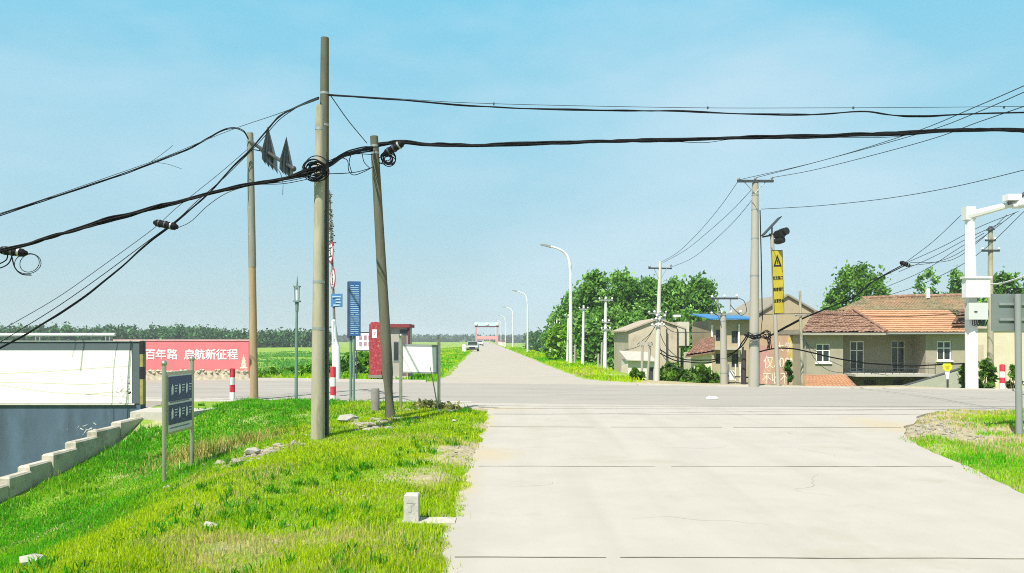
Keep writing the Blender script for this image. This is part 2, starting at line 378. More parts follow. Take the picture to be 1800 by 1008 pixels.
def bare(x, y):
    """how much trodden sandy soil shows, 0..1"""
    x = np.asarray(x, float); y = np.asarray(y, float)
    g2 = lambda cx, cy, rx, ry: np.exp(-((x - cx) / rx) ** 2 - ((y - cy) / ry) ** 2)
    b = np.maximum.reduce([g2(-.5, 13.2, .75, 1.5) * 1.2, g2(-1.25, 11.0, .8, .7) * .55, g2(-.6, 17.5, .5, .8) * .7, g2(-2.3, 7.6, 1.3, .7) * .45, g2(-.8, 21.8, 1.3, .7) * 1.1,
        seg(x, y, -5.0, 13.7, -4.3, 15.0, .36) * .62, g2(-3.1, 17.5, .5, .7) * .6, g2(-6.2, 16.8, 1.1, .9) * .5,
        g2(8.9, 17.0, 1.4, 3.0) * 1.4, g2(10.4, 20.0, 1.8, 1.2) * 1.2, sstep((y - 20.4) / .7) * ((x > 7) & (y < 23)) * 1.2, g2(12.5, 14, 1.2, .8) * .5])
    far = ((x > 5.4) & (y > FAR(x) - 1) & (y < FAR(x) + 4) & (y < 50)) * 1.2
    b = np.maximum(b, far)
    return np.clip(b * (0.25 + 1.0 * vnoise(x, y, .45, 61) + .35 * vnoise(x, y, .17, 62)) , 0, 1)
def gz(x, y): return float(ground(x, y))

def axis(lo, hi, f0, f1, step, grow):
    a = list(np.arange(f0, f1, step)); s = step; v = f1
    while v < hi: a.append(v); s *= grow; v += s
    a.append(hi); s = step; v = f0 - step; b = []
    while v > lo: b.append(v); s *= grow; v -= s
    b.append(lo); return np.array(b[::-1] + a)
gx = axis(-4000, 4000, -12, 14, 0.28, 1.13); gy = axis(-60, 6000, 3, 48, 0.28, 1.09)
GX, GY = np.meshgrid(gx, gy); GZ = ground(GX, GY)
nx, ny = len(gx), len(gy)
ii, jj = np.meshgrid(np.arange(nx - 1), np.arange(ny - 1)); a0 = (jj * nx + ii).ravel()
gf = np.stack([a0, a0 + 1, a0 + nx + 1, a0 + nx], 1).ravel()
def ground_mat():
    m = bpy.data.materials.new('ground_soil_and_grass'); m.use_nodes = True
    n, l = m.node_tree.nodes, m.node_tree.links; p = n["Principled BSDF"]; p.inputs['Roughness'].default_value = 0.95
    p.inputs['Specular IOR Level'].default_value = 0.1
    t = n.new("ShaderNodeTexCoord")
    def noise(sc, det, stretch=(1, 1, 1)):
        mpn = n.new("ShaderNodeMapping"); mpn.inputs['Scale'].default_value = stretch; l.new(t.outputs['Object'], mpn.inputs[0])
        q = n.new("ShaderNodeTexNoise"); q.inputs['Scale'].default_value = sc; q.inputs['Detail'].default_value = det; q.inputs['Roughness'].default_value = 0.7
        l.new(mpn.outputs[0], q.inputs['Vector']); return q.outputs[0]
    def ramp(src, els):
        r = n.new("ShaderNodeValToRGB"); e = r.color_ramp.elements
        e[0].position, e[0].color = els[0][0], els[0][1] + (1,); e[1].position, e[1].color = els[1][0], els[1][1] + (1,)
        for pos, c in els[2:]: q = e.new(pos); q.color = c + (1,)
        l.new(src, r.inputs[0]); return r.outputs[0]
    fine = ramp(noise(9, 8), [(0.3, (0.13, 0.20, 0.01)), (0.72, (0.42, 0.38, 0.15)), (0.52, (0.25, 0.33, 0.03))])
    big = ramp(noise(0.02, 4, (0.35, 1, 1)), [(0.35, (0.09, 0.24, 0.015)), (0.68, (0.22, 0.34, 0.05)), (0.5, (0.11, 0.28, 0.015))])
    mx = n.new("ShaderNodeMix"); mx.data_type = 'RGBA'; mx.inputs[0].default_value = 0.55
    l.new(fine, mx.inputs[6]); l.new(big, mx.inputs[7])
    dirt = ramp(noise(0.55, 7), [(0.52, (0, 0, 0)), (0.66, (1, 1, 1))])
    m2 = n.new("ShaderNodeMix"); m2.data_type = 'RGBA'; m2.inputs[7].default_value = (0.40, 0.35, 0.22, 1)
    l.new(dirt, m2.inputs[0]); l.new(mx.outputs[2], m2.inputs[6])
    ba = n.new("ShaderNodeAttribute"); ba.attribute_name = "leaf"
    sand = ramp(noise(7, 8), [(0.3, (0.25, 0.22, 0.13)), (0.7, (0.46, 0.41, 0.28))])
    bm = n.new("ShaderNodeMath"); bm.operation = 'MULTIPLY_ADD'; bm.inputs[1].default_value = 1.0; l.new(ba.outputs['Fac'], bm.inputs[0])
    sb = n.new("ShaderNodeMath"); sb.operation = 'MULTIPLY_ADD'; sb.inputs[1].default_value = .9; sb.inputs[2].default_value = -.45; l.new(noise(5, 6), sb.inputs[0]); l.new(sb.outputs[0], bm.inputs[2])
    bs = ramp(bm.outputs[0], [(.25, (0, 0, 0)), (.5, (1, 1, 1))])
    m3 = n.new("ShaderNodeMix"); m3.data_type = 'RGBA'; l.new(bs, m3.inputs[0]); l.new(m2.outputs[2], m3.inputs[6]); l.new(sand, m3.inputs[7])
    l.new(m3.outputs[2], p.inputs['Base Color'])
    b = n.new("ShaderNodeBump"); b.inputs['Distance'].default_value = 0.06; b.inputs['Strength'].default_value = 0.6
    l.new(noise(14, 6), b.inputs['Height']); l.new(b.outputs[0], p.inputs['Normal'])
    return m
g = npmesh('ground', np.stack([GX.ravel(), GY.ravel(), GZ.ravel()], 1), gf, 4, ground_mat(), np.repeat(bare(GX, GY).ravel()[:, None], 3, 1), kind='structure')
g.data.polygons.foreach_set('use_smooth', [True] * len(g.data.polygons))

def sheet(name, outline, z, m, skirt=0.16):
    b = MB(); n = len(outline)
    top = [(x, y, z) for x, y in outline]; b.add(top, [tuple(range(n))])
    lo = [(x, y, z - skirt) for x, y in outline]
    b.add(top + lo, [(i, n + i, n + (i + 1) % n, (i + 1) % n) for i in range(n)])
    o = b.build(name, m); o['kind'] = 'structure'
    return o
# near concrete road
L = []
for y in np.arange(-30, 21.7, 0.18):
    w = (vnoise(0, y, 0.7, 3) - 0.5) * 0.16 + (vnoise(0, y, 0.23, 5) - 0.5) * 0.10
    L.append((LEFT_EDGE + float(w), float(y)))
L += [(-0.9, 22.1), (-1.5, 22.6), (-2.6, 23.0)]
L += [(-2.6, NEAR(-2.6) + 0.2), (13.5, NEAR(13.5) + 0.2)]
R_ = [(13.4, 21.35), (12.0, 21.1)]
for y in np.arange(20.9, -30, -0.2):
    w = (vnoise(5, y, 0.8, 3) - 0.5) * 0.18 + (vnoise(5, y, 0.25, 5) - 0.5) * 0.08
    R_.append((float(redge(y)) + float(w), float(y)))
near_road = sheet('approach_road', L + R_, 0.0, m_conc)
# cross road
xs = np.linspace(-160, 160, 81)
sheet('cross_road', [(x, NEAR(x)) for x in xs] + [(x, FAR(x)) for x in xs[::-1]], 0.004, m_asph)
# far road
ys = list(np.arange(33.0, 60, 0.6)) + list(np.arange(60, 640, 8.0))
fl, fr = [], []
for y in ys:
    j = (float(vnoise(1, y, 1.5, 7)) - 0.5) * 0.25
    fl.append((FRC(y) - FRW - float(np.interp(y, [33, 35, 37, 41], [1.6, 1.0, .4, 0])) + j, y)); fr.append((FRC(y) + FRW + float(flare(y)) + j, y))
sheet('far_road', fl + fr[::-1], 0.0, m_conc_far)
# joints across the approach road, one strip of dark filler each
jb = MB()
for y0, sl, gaps in ((6.95, -0.012, [(0.9, 1.0)]), (11.93, -0.006, [(2.15, 2.5)]), (17.3, -0.02, [(1.9, 2.15), (4.6, 4.9)]), (20.3, -0.02, []), (21.9, -0.03, [])):
    x = LEFT_EDGE + 0.12; xe = float(redge(y0)) - 0.15; prev = None
    hw = 0.011 if y0 < 15 else 0.017
    while x < xe:
        wob = (float(vnoise(x, y0, 0.5, 8)) - 0.5) * 0.035; w = hw * (0.6 + 0.9 * float(vnoise(x, y0, 0.35, 9)))
        c = [(x, y0 + sl * x + wob - w, 0.004), (x, y0 + sl * x + wob + w, 0.004)]
        if prev and not any(a < x < b for a, b in gaps): jb.face(prev[0], c[0], c[1], prev[1])
        prev = c; x += 0.12
o = jb.build('road_joint', m_joint, near_road)
for (x, y, a, n_) in ((1.2, 8.4, .4, 26), (3.9, 9.6, 2.2, 34), (2.4, 14.2, -.5, 30), (5.2, 12.8, .9, 26), (.6, 18.4, 1.2, 22), (4.4, 19.2, .2, 30), (6.0, 16.2, 2.4, 22), (-.1, 10.2, .1, 14)):
    b = MB(); prev = None
    for i in range(n_):
        a += random.gauss(0, .28); x += math.cos(a) * .06; y += math.sin(a) * .06
        w_ = .0022 * (1 + .4 * random.random()) * (1 - abs(i / n_ - .5) * 1.4)
        c = ((x - math.sin(a) * w_, y + math.cos(a) * w_, .003), (x + math.sin(a) * w_, y - math.cos(a) * w_, .003))
        if prev: b.face(prev[1], c[1], c[0], prev[0])
        prev = c
    b.build('road_crack', mat('crack_grey', (.25, .235, .195), .95) if 'crack_grey' not in bpy.data.materials else bpy.data.materials['crack_grey'], near_road)
# painted / concrete edge strips of the cross road
def strip(name, fn, x0, x1, w, z, m, hgt=0.0):
    b = MB(); xs = np.linspace(x0, x1, int((x1 - x0) / 0.6) + 2)
    o_ = [(float(x), float(fn(x)) + (float(vnoise(x, 3, 1, 2)) - .5) * 0.03) for x in xs] + [(float(x), float(fn(x)) + w) for x in xs[::-1]]
    return sheet(name, o_, z, m, 0.2 if hgt else 0.003)
strip('road_marking', lambda x: NEAR(x) + 0.22, -60, -1.2, 0.15, 0.009, m_line)
strip('road_marking', lambda x: FAR(x) - 0.55, -60, -4.5, 0.14, 0.009, m_line)
strip('road_marking', lambda x: NEAR(x) * .5 + FAR(x) * .5, -60, -6.5, 0.10, 0.009, m_line)
strip('kerb', lambda x: FAR(x) - 0.02, -60, -3.8, 0.28, 0.10, m_kerb, 1)
strip('kerb', lambda x: FAR(x) - 0.05, 5.2, 70, 0.35, 0.05, m_kerb, 1)
strip('concrete_shoulder', lambda x: NEAR(x) - 0.9, -14, -7.9, 0.93, 0.003, m_kerb, 1)

# ------------------------------------------------------------------ grass
def blades(name, label, pts, zs, h, w, cols, m=m_grassblade, lean=0.5):
    n = len(pts); ang = RNG.random(n) * 2 * np.pi; dx, dy = np.cos(ang), np.sin(ang)
    la = RNG.random(n) * 2 * np.pi; lm = RNG.random(n) * lean * h
    lx, ly = np.cos(la) * lm, np.sin(la) * lm
    v = np.zeros((n, 5, 3))
    v[:, 0] = np.stack([pts[:, 0] - dx * w, pts[:, 1] - dy * w, zs - 0.01], 1)
    v[:, 1] = np.stack([pts[:, 0] + dx * w, pts[:, 1] + dy * w, zs - 0.01], 1)
    v[:, 2] = np.stack([pts[:, 0] + dx * w * .7 + lx * .35, pts[:, 1] + dy * w * .7 + ly * .35, zs + h * .6], 1)
    v[:, 3] = np.stack([pts[:, 0] - dx * w * .7 + lx * .35, pts[:, 1] - dy * w * .7 + ly * .35, zs + h * .6], 1)
    v[:, 4] = np.stack([pts[:, 0] + lx, pts[:, 1] + ly, zs + h * (1 - .25 * lm / np.maximum(h, 1e-6))], 1)
    b = np.arange(n)[:, None] * 5
    tri = np.concatenate([b + [0, 1, 2], b + [0, 2, 3], b + [3, 2, 4]], 1).ravel()
    c = np.repeat(cols[:, None, :], 5, 1).reshape(-1, 3)
    o = npmesh(name, v.reshape(-1, 3), tri, 3, m, c, kind='stuff')
    return tag(o, label, 'grass')
def mixc(a, b, t): t = np.asarray(t)[:, None]; return np.asarray(a) * (1 - t) + np.asarray(b) * t
GREEN = np.array((0.095, 0.47, 0.004)); YELG = np.array((0.50, 0.66, 0.008)); DRY = np.array((0.62, 0.55, 0.20)); DEEP = np.array((0.06, 0.19, 0.006))
def left_grass(n):
    # points denser toward the viewer
    u = RNG.random(n); y0, y1 = 4.5, 25.4; y = (y0 ** -0.8 + u * (y1 ** -0.8 - y0 ** -0.8)) ** (-1 / 0.8)
    x = -9.45 + RNG.random(n) * 9.05
    edge = LEFT_EDGE + .06 + (vnoise(x * 0, y, 0.45, 12) - 0.5) * 0.34 + (vnoise(x * 0, y, 0.16, 13) - 0.5) * 0.2
    br = bare(x, y)
    dead = np.exp(-((x + 6.2) / 1.2) ** 2 - ((y - 16.6) / 1.3) ** 2)
    dryf = np.exp(-((x + 2.2) / 1.5) ** 2 - ((y - 7.6) / 0.9) ** 2)
    pad = (x > -1.22) & (x < -.45) & (y > 8.17) & (y < 8.5)
    keep = (x < edge) & (RNG.random(n) > br * 1.5) & (y < NEAR(x) - 0.25 - vnoise(x, y, .5, 3) * .5) & ~pad
    keep &= ~((x < -8.3) & (y > 20.3)) & (RNG.random(n) < 0.35 + vnoise(x, y, 0.35, 21) * 1.1)
    x, y = x[keep], y[keep]; br, dryf, dead = br[keep], dryf[keep], dead[keep]; k = len(x)
    pn = vnoise(x, y, 1.3, 31); fn = vnoise(x, y, 0.4, 32)
    greener = sstep((-4.3 - x) / 1.8) * 0.9 + 0.3 * sstep((y - 17) / 3) + (pn - 0.5) * 0.9
    c = mixc(YELG, GREEN, np.clip(greener + RNG.normal(0, .18, k), 0, 1))
    c = c * (0.62 + 0.5 * RNG.random(k))[:, None]
    dk = RNG.random(k) < np.clip(.05 + (fn - .5) * .7 + .12 * greener, .02, .5); c[dk] = DEEP * (.9 + 1.1 * RNG.random((dk.sum(), 1)))
    dry = np.clip(dryf * 0.5 + dead * .6 + br * .9 + (vnoise(x, y, 0.8, 41) - 0.62) * 1.4 * sstep((x + 6.5) / 2), 0.04, 0.9)
    isd = RNG.random(k) < dry
    c[isd] = DRY * (0.6 + 0.6 * RNG.random((isd.sum(), 1)))
    h = (0.024 + 0.042 * RNG.random(k)) * (0.45 + 1.1 * vnoise(x, y, 0.7, 51)) * (1 - .4 * br)
    h *= 1 + 1.3 * dead + 0.9 * sstep((-8.3 - x) / 0.8) + .5 * sstep((y - 20.5) / 2)
    tuft = RNG.random(k) < 0.03; h[tuft] *= 2.2
    w = np.maximum(0.0030, 0.00048 * y) * (0.7 + 0.6 * RNG.random(k))
    return blades('grass', 'bright green lawn with dry patches on the bank left of the concrete road', np.stack([x, y], 1), ground(x, y), h, w, c)
left_grass(640000)
def weeds(n):
    y = 5 + RNG.random(n) ** 1.3 * 18; x = -9.2 + RNG.random(n) * 8.4; kk = (vnoise(x, y, 1.1, 81) > .55) & (bare(x, y) < .4)
    x, y = x[kk], y[kk]; m_ = 14; X_ = np.repeat(x, m_) + RNG.normal(0, .035, len(x) * m_); Y_ = np.repeat(y, m_) + RNG.normal(0, .035, len(x) * m_)
    kk = (X_ < LEFT_EDGE - .05); X_, Y_ = X_[kk], Y_[kk]; k = len(X_)
    c = mixc(DEEP * 1.5, GREEN * .8, RNG.random(k)) * (.6 + .6 * RNG.random(k))[:, None]
    tag(blades('weeds', 'darker broad leaved weed tufts scattered through the left lawn', np.stack([X_, Y_], 1), ground(X_, Y_), .05 + .10 * RNG.random(k), .006 + .006 * RNG.random(k), c, lean=1.2), cat='weeds')
weeds(1500)
def right_grass(n):
    y = 8.5 + RNG.random(n) ** 1.2 * 13.2; x = 6.2 + RNG.random(n) * 13
    e = redge(y) + (vnoise(x * 0, y, .5, 14) - .5) * .36 - .02
    sand = bare(x, y) * 1.15
    keep = (x > e) & (y < 21.4) & (RNG.random(n) > sand * 1.05) & (RNG.random(n) < 0.25 + vnoise(x, y, .4, 22) * 1.2)
    x, y, sand = x[keep], y[keep], sand[keep]; k = len(x)
    c = mixc(YELG, GREEN, np.clip(0.35 + (vnoise(x, y, 1.4, 33) - .5) * 1.6 + RNG.normal(0, .2, k), 0, 1)) * (0.7 + .5 * RNG.random(k))[:, None]
    isd = RNG.random(k) < np.clip(sand + (vnoise(x, y, 1.0, 42) - .55) * 1.8, .06, .9)
    c[isd] = DRY * (0.6 + .6 * RNG.random((isd.sum(), 1)))
    h = (0.03 + 0.06 * RNG.random(k)) * (0.45 + 1.1 * vnoise(x, y, .7, 52)); w = np.maximum(.0032, .00045 * y) * (0.7 + .6 * RNG.random(k))
    blades('grass', 'green verge patch with sandy corner at the right of the concrete road', np.stack([x, y], 1), ground(x, y), h, w, c)
right_grass(240000)
def verge(n):
    y = 34 + RNG.random(n) ** 1.8 * 150; s = RNG.random(n) < 0.6
    off = RNG.random(n) ** 1.1
    xr = FRC(y) + FRW + flare(y) + 0.2 + off * (4 + 5 * sstep((y - 50) / 60)); xl = FRC(y) - FRW - 0.3 - off * 14
    x = np.where(s, xr, xl); y = y + 0
    keep = (y > FAR(x) + 0.6) & (RNG.random(n) > sstep((x - 3.6) / 2.4) * (y < 50)) & (RNG.random(n) < .3 + vnoise(x, y, 1.6, 25) * 1.1)
    x, y = x[keep], y[keep]; k = len(x)
    c = mixc(YELG, GREEN, np.clip(0.45 + (vnoise(x, y, 4, 34) - .5) * 1.8 + RNG.normal(0, .2, k), 0, 1)) * (.7 + .5 * RNG.random(k))[:, None]
    isd = RNG.random(k) < np.clip((vnoise(x, y, 3, 43) - .68) * 2, .03, .6); c[isd] = DRY * .9
    h = (.08 + .16 * RNG.random(k)) * (.5 + vnoise(x, y, 3, 53)); w = .0007 * y * (.7 + .6 * RNG.random(k))
    blades('grass', 'rough green verges along both sides of the far straight road', np.stack([x, y], 1), ground(x, y), h, w, c)
verge(90000)
def crops(n):
    y = 40 + RNG.random(n) ** 1.5 * 150; x = X(0, 1) * y * 1.05 + RNG.random(n) * (FRC(y) - FRW - 8 - X(0, 1) * y * 1.05)
    row = np.sin((y + 0.15 * x) * 0.8) * .5 + .5
    keep = (y > FAR(x) + 2.5) & (RNG.random(n) < .2 + .8 * vnoise(x, y, 5, 26) * (0.4 + row))
    x, y = x[keep], y[keep]; k = len(x)
    c = mixc(GREEN * .7 + .06, DEEP * 1.8 + .02, np.clip((vnoise(x, y, 9, 36) - .4) * 2.0 + RNG.normal(0, .25, k), 0, 1)) * (.7 + .5 * RNG.random(k))[:, None]
    h = (.08 + .3 * RNG.random(k)) * (.2 + 1.3 * vnoise(x, y, 4, 56)); w = .0010 * y * (.7 + .6 * RNG.random(k))
    tag(blades('field_crop', 'green crop field beyond the cross road on the left', np.stack([x, y], 1), ground(x, y), h, w, c), cat='field crop')
crops(70000)

# ------------------------------------------------------------------ trees
def leafcloud(centers, radii, n_each, size, cols, flat=0.85):
    P, C = [], []
    for (c, r, col) in zip(centers, radii, cols):
        d = RNG.normal(size=(n_each, 3)); d /= np.linalg.norm(d, axis=1)[:, None]
        rr = r * np.minimum(np.abs(RNG.normal(0, .58, n_each)), 1.35)
        p = np.asarray(c) + d * rr[:, None] * np.array([1, 1, flat]); P.append(p)
        C.append(np.asarray(col) * (0.6 + 0.8 * RNG.random((n_each, 1))) + (RNG.random((n_each, 1)) < .06) * np.array([.12, .14, .09]))
    P = np.concatenate(P); C = np.concatenate(C); n = len(P)
    a = RNG.normal(size=(n, 3)); a /= np.linalg.norm(a, axis=1)[:, None]
    b = np.cross(a, RNG.normal(size=(n, 3))); b /= np.linalg.norm(b, axis=1)[:, None]
    s = size * (0.6 + 0.8 * RNG.random((n, 1)))
    v = np.stack([P - a * s, P + b * s * .5, P + a * s, P - b * s * .5], 1).reshape(-1, 3)
    return v, np.repeat(C, 4, 0)
def tree(name, label, px, ytop, wpx, Y, group=None, base=None, n=46, leaf=0.21, per=130, col=(0.055, 0.13, 0.02), col2=(0.10, 0.20, 0.03), low=0.25, sparse=1.0, cat='tree', dx=0):
    x = X(px, Y); z0 = gz(x, Y) if base is None else base
    zt = Z(ytop, Y); h = zt - z0; rad = wpx / 2 / F * Y * (1.12 if cat == 'tree' else 1)
    root = thing(name, label, cat, (x, Y, z0), group)
    b = MB(); top = Vector((x + random.uniform(-.3, .3), Y, z0 + h * .82))
    tr = max(0.05, h * 0.018)
    b.tube(spline([(x, Y, z0 - .15), (x + random.uniform(-.2, .2), Y, z0 + h * .35), top], 5), [tr * (1 - .8 * i / 10) for i in range(11)], 7)
    cs, rs, cc = [], [], []
    for i in range(n):
        t = (i + .5) / n; zz = low + (1 - low) * t
        prof = math.sin(math.pi * min(1, max(0.02, (zz - low) / (1 - low) * .86 + .12))) ** .6
        a = random.uniform(0, 6.283); q = rad * prof * math.sqrt(random.random()) * 0.92
        r = rad * random.uniform(.20, .40) * sparse
        c = Vector((x + math.cos(a) * q, Y + math.sin(a) * q, z0 + h * zz - r * .5))
        cs.append(c); rs.append(r)
        k = random.random(); cc.append([col[j] * (1 - k) + col2[j] * k for j in range(3)])
        if i % 3 == 0:
            st = Vector((x, Y, z0 + h * max(.1, zz - .25)))
            b.tube(spline([st, (st + c) / 2 + Vector((0, 0, .2)), c], 3), [tr * .35, tr * .3, tr * .25, tr * .2, tr * .15, tr * .1, tr * .06], 5)
    b.build('trunk', m_bark, root)
    v, c = leafcloud(cs, rs, per, leaf, cc)
    npmesh('crown', v - np.array(wloc(root)), np.arange(len(v)), 4, m_leaf, c, parent=root)
    return root
GRV = 'broadleaf trees of the grove beside the far road'
G1, G2 = (0.075, 0.215, 0.025), (0.18, 0.38, 0.06)
for px, yt, w, Y, lab in (
    (1046, 478, 78, 82, 'tall leafy tree at the highest left shoulder of the grove by the road lamp'),
    (1094, 477, 74, 84, 'tall round tree between the lamp and the white pole, at the grove top'),
    (1138, 489, 66, 86, 'leafy tree directly behind the white pole with star shaped crossarms'),
    (1184, 491, 70, 87, 'leafy tree just right of the white pole behind the gabled house'),
    (1228, 487, 72, 86, 'rounded tree at the right end of the grove beside the blue roof'),
    (1012, 512, 62, 95, 'medium tree on the left slope of the grove behind the nearest lamp'),
    (984, 546, 44, 108, 'small tree at the far left end of the grove'),
    (1068, 545, 86, 78, 'lower dark tree in front of the grove behind the thin poles'),
    (1112, 552, 80, 79, 'low dark tree at the left wall of the pink gabled house'),
    (1210, 545, 84, 80, 'low dense tree between the gabled house and the blue roofed house')):
    tree('broadleaf_tree', lab, px, yt, w * 1.3, Y, GRV, col=G1, col2=G2, low=.04, per=140, n=120, leaf=.24)
tree('broadleaf_tree', 'bright green bushy tree low at the grove edge left of the lamp post', 985, 573, 52, 70, GRV, col=(.12, .28, .018), col2=(.22, .42, .03), low=.05, n=40, per=90, leaf=.22)
BH = 'trees rising behind the tiled house'
tree('broadleaf_tree', 'big round green tree behind the left end of the tiled roof', 1513, 464, 124, 84, BH, col=(.06, .18, .015), col2=(.15, .32, .03), low=.2, n=90, per=130, leaf=.23)
tree('broadleaf_tree', 'small side tree left of the big round tree behind the roof', 1463, 505, 36, 86, BH, col=G1, col2=G2, n=22)
tree('broadleaf_tree', 'thin feathery tree behind the roof ridge left of the white camera pole', 1634, 471, 60, 86, BH, col=G1, col2=G2, n=30, per=80, sparse=.9)
tree('broadleaf_tree', 'leafy tree just left of the white camera pole behind the roof', 1676, 472, 66, 88, BH, col=G1, col2=G2, n=30)
tree('broadleaf_tree', 'leafy tree right of the white camera pole above the grey sign', 1768, 477, 92, 78, BH, col=(.07, .19, .02), col2=(.14, .31, .04), n=40)
tree('broadleaf_tree', 'green tree at the right picture edge behind the grey sign', 1815, 486, 60, 76, BH, col=(.07, .19, .02), col2=(.14, .31, .04), n=34)
tree('broadleaf_tree', 'second round tree behind the grey pole right of the camera pole', 1742, 484, 50, 84, BH, col=G1, col2=G2, n=34)
def bush(label, px, yt, w, Y, base_y=None, group='roadside bushes', col=(.06, .15, .012), col2=(.13, .26, .025), n=26, leaf=.13, per=80):
    x = X(px, Y); z0 = Z(base_y, Y) if base_y else gz(x, Y)
    return tree('bush', label, px, yt, w, Y, group, base=z0, col=col, col2=col2, n=n, leaf=leaf, per=per, low=.03, cat='bush', sparse=1.1)
bush('dense dark hedge bush at the road edge right of the white pole', 1185, 640, 62, 36.5, n=34)
bush('dense green hedge bush at the foot of the transformer pole', 1236, 644, 64, 36, n=34)
bush('small dark spiky bush left of the white pole at the kerb', 1120, 650, 26, 36.5, n=16)
bush('small dark bush against the left side of the white camera pole', 1694, 640, 22, 33.2, n=16)
bush('round bush just right of the white camera pole', 1732, 632, 44, 33.5, n=26)
bush('low bush right of the striped post under the grey sign', 1782, 642, 30, 33.5, n=18)
bush('bush at the right picture edge under the grey sign', 1812, 636, 30, 33.5, n=18)
FB = 'leafy bushes along the far side of the cross road'
LB1, LB2 = (.09, .27, .016), (.18, .40, .03)
for px, yt, w, Y, lab in ((472, 650, 44, 40, 'low bright bush right of the brown pole beyond the road'), (540, 640, 40, 42, 'leafy bush just left of the paired poles beyond the road'),
        (612, 622, 44, 45, 'tall leafy bush behind the blue tower sign'), (640, 618, 40, 46, 'leafy bush behind the white notice left of the red pillar'),
        (572, 630, 36, 46, 'leafy bush hidden behind the paired poles'), (505, 648, 40, 44, 'low bush beyond the road by the grey green post')):
    bush(lab, px, yt, w, Y, group=FB, col=LB1, col2=LB2, n=18, leaf=.16, per=60)
# sapling by the mural wall
tree('sapling', 'small dark green sapling in front of the painted mural wall', 1385, 634, 17, 33.2, base=Z(681, 33.2), n=12, leaf=.09, per=70, low=.25, col=(.02, .11, .012), col2=(.04, .17, .02), cat='sapling')
def far_wood(name, label, spots, col, col2):
    cs, rs, cc = [], [], []
    for x, y, zb, h, r in spots:
        for j in range(7):
            k = random.random(); q = random.uniform(.35, .55) * r
            cs.append((x + random.uniform(-.5, .5) * r, y + random.uniform(-.5, .5) * r, zb + h * (.12 + .85 * (j + random.random()) / 7) - q * .6)); rs.append(q)
            cc.append([col[i] * (1 - k) + col2[i] * k for i in range(3)])
    v, c = leafcloud(cs, rs, 44, max(.35, spots[0][1] * .0022), cc, 1.3)
    o = npmesh(name, v, np.arange(len(v)), 4, m_farleaf, c, kind='stuff'); return tag(o, label, 'wood')
sp = []
for i in range(520):
    px = random.uniform(-260, 575); Y = 310 + random.random() * 60
    topy = np.interp(px, [-300, 0, 130, 300, 460, 575], [576, 577, 576, 575, 580, 583]) + random.uniform(-3, 8) + (float(vnoise(px, 0, 40, 4)) - .5) * 9
    zb = -1.3; sp.append((X(px, Y), Y, zb, Z(topy, Y) - zb, 3.6 * random.uniform(.8, 1.3)))
far_wood('far_wood', 'dark tree belt along the horizon at the left', sp, (.028, .10, .026), (.05, .15, .04))
sp = []
for i in range(90):
    px = random.uniform(905, 985); Y = random.uniform(150, 260)
    if X(px, Y) < FRC(Y) + FRW + 9: continue
    topy = np.interp(px, [900, 915, 935, 960, 985], [596, 588, 580, 582, 575]) + random.uniform(-2, 8)
    zb = -2.3; sp.append((X(px, Y), Y, zb, max(2, Z(topy, Y) - zb), 2.6))
far_wood('far_wood', 'dark tree belt far off at the right of the road', sp, (.028, .10, .026), (.05, .14, .035))
sp = []
for i in range(320):
    px = random.uniform(560, 960); Y = random.uniform(900, 1100)
    zb = -2; sp.append((X(px, Y), Y, zb, Z(random.uniform(591, 595), Y) - zb, 8))
far_wood('far_wood', 'faint low tree line on the horizon behind the arch', sp, (.04, .085, .05), (.05, .10, .05))

# ------------------------------------------------------------------ rubble and stones
rb = MB()
def strew(pts, n, r, sp_):
    for i in range(n):
        t = random.random() * (len(pts) - 1); k = int(t); f_ = t - k
        x = pts[k][0] * (1 - f_) + pts[k + 1][0] * f_ + random.gauss(0, sp_); y = pts[k][1] * (1 - f_) + pts[k + 1][1] * f_ + random.gauss(0, sp_ * 1.2)
        q = r * random.uniform(.25, 1.25) ** 2.2
        rb.rock((x, y, gz(x, y) + q * .15), q, .5)
strew([(-5.0, 13.6), (-4.7, 14.2), (-4.2, 15.3)], 130, .06, .36)
strew([(-3.5, 16.6), (-3.2, 17.4), (-2.8, 18.2)], 90, .075, .45)
strew([(-2.2, 20.6), (-1.3, 20.9)], 90, .06, .25)
strew([(8.4, 15.6), (8.8, 17.2), (9.8, 19.0)], 260, .05, .42)
strew([(-0.6, 12.6), (-.55, 14.0)], 80, .022, .25)
strew([(-7, 11), (-2, 9), (-1.2, 17)], 90, .03, .8)
m_stone3 = mat('marker_stone', (.40, .39, .355), .9, .16, 12, bump=.3)
tag(rb.build('rubble', m_stone2), 'loose pale rubble and gravel strewn on the grass banks', 'rubble', kind='stuff')
def stone(px, py, r, label, fl=.65):
    Y = 12.0
    for _ in range(30): Y = max(3, (H - gz(X(px, Y), Y)) * F / (py - HY)) * .5 + Y * .5
    x = X(px, Y); b = MB(); b.rock((x, Y, gz(x, Y) + r * .35), r, fl)
    tag(b.build('stone', m_stone, loc=(x, Y, gz(x, Y))), label, 'stone', 'single stones lying in the grass')
stone(370, 930, .085, 'single pale angular stone lying in the open grass slope')
stone(60, 992, .13, 'pale flat stone in the lower left corner of the grass')
stone(294, 860, .06, 'small round stone at the foot of the information board post')
stone(798, 742, .07, 'small white stone on the grass right of the white notice board')
stone(612, 742, .22, 'largest grey rubble block between the paired poles and the leaning pole', .55)
stone(445, 800, .20, 'pale broken slab on the stony strip left of the paired poles', .4)

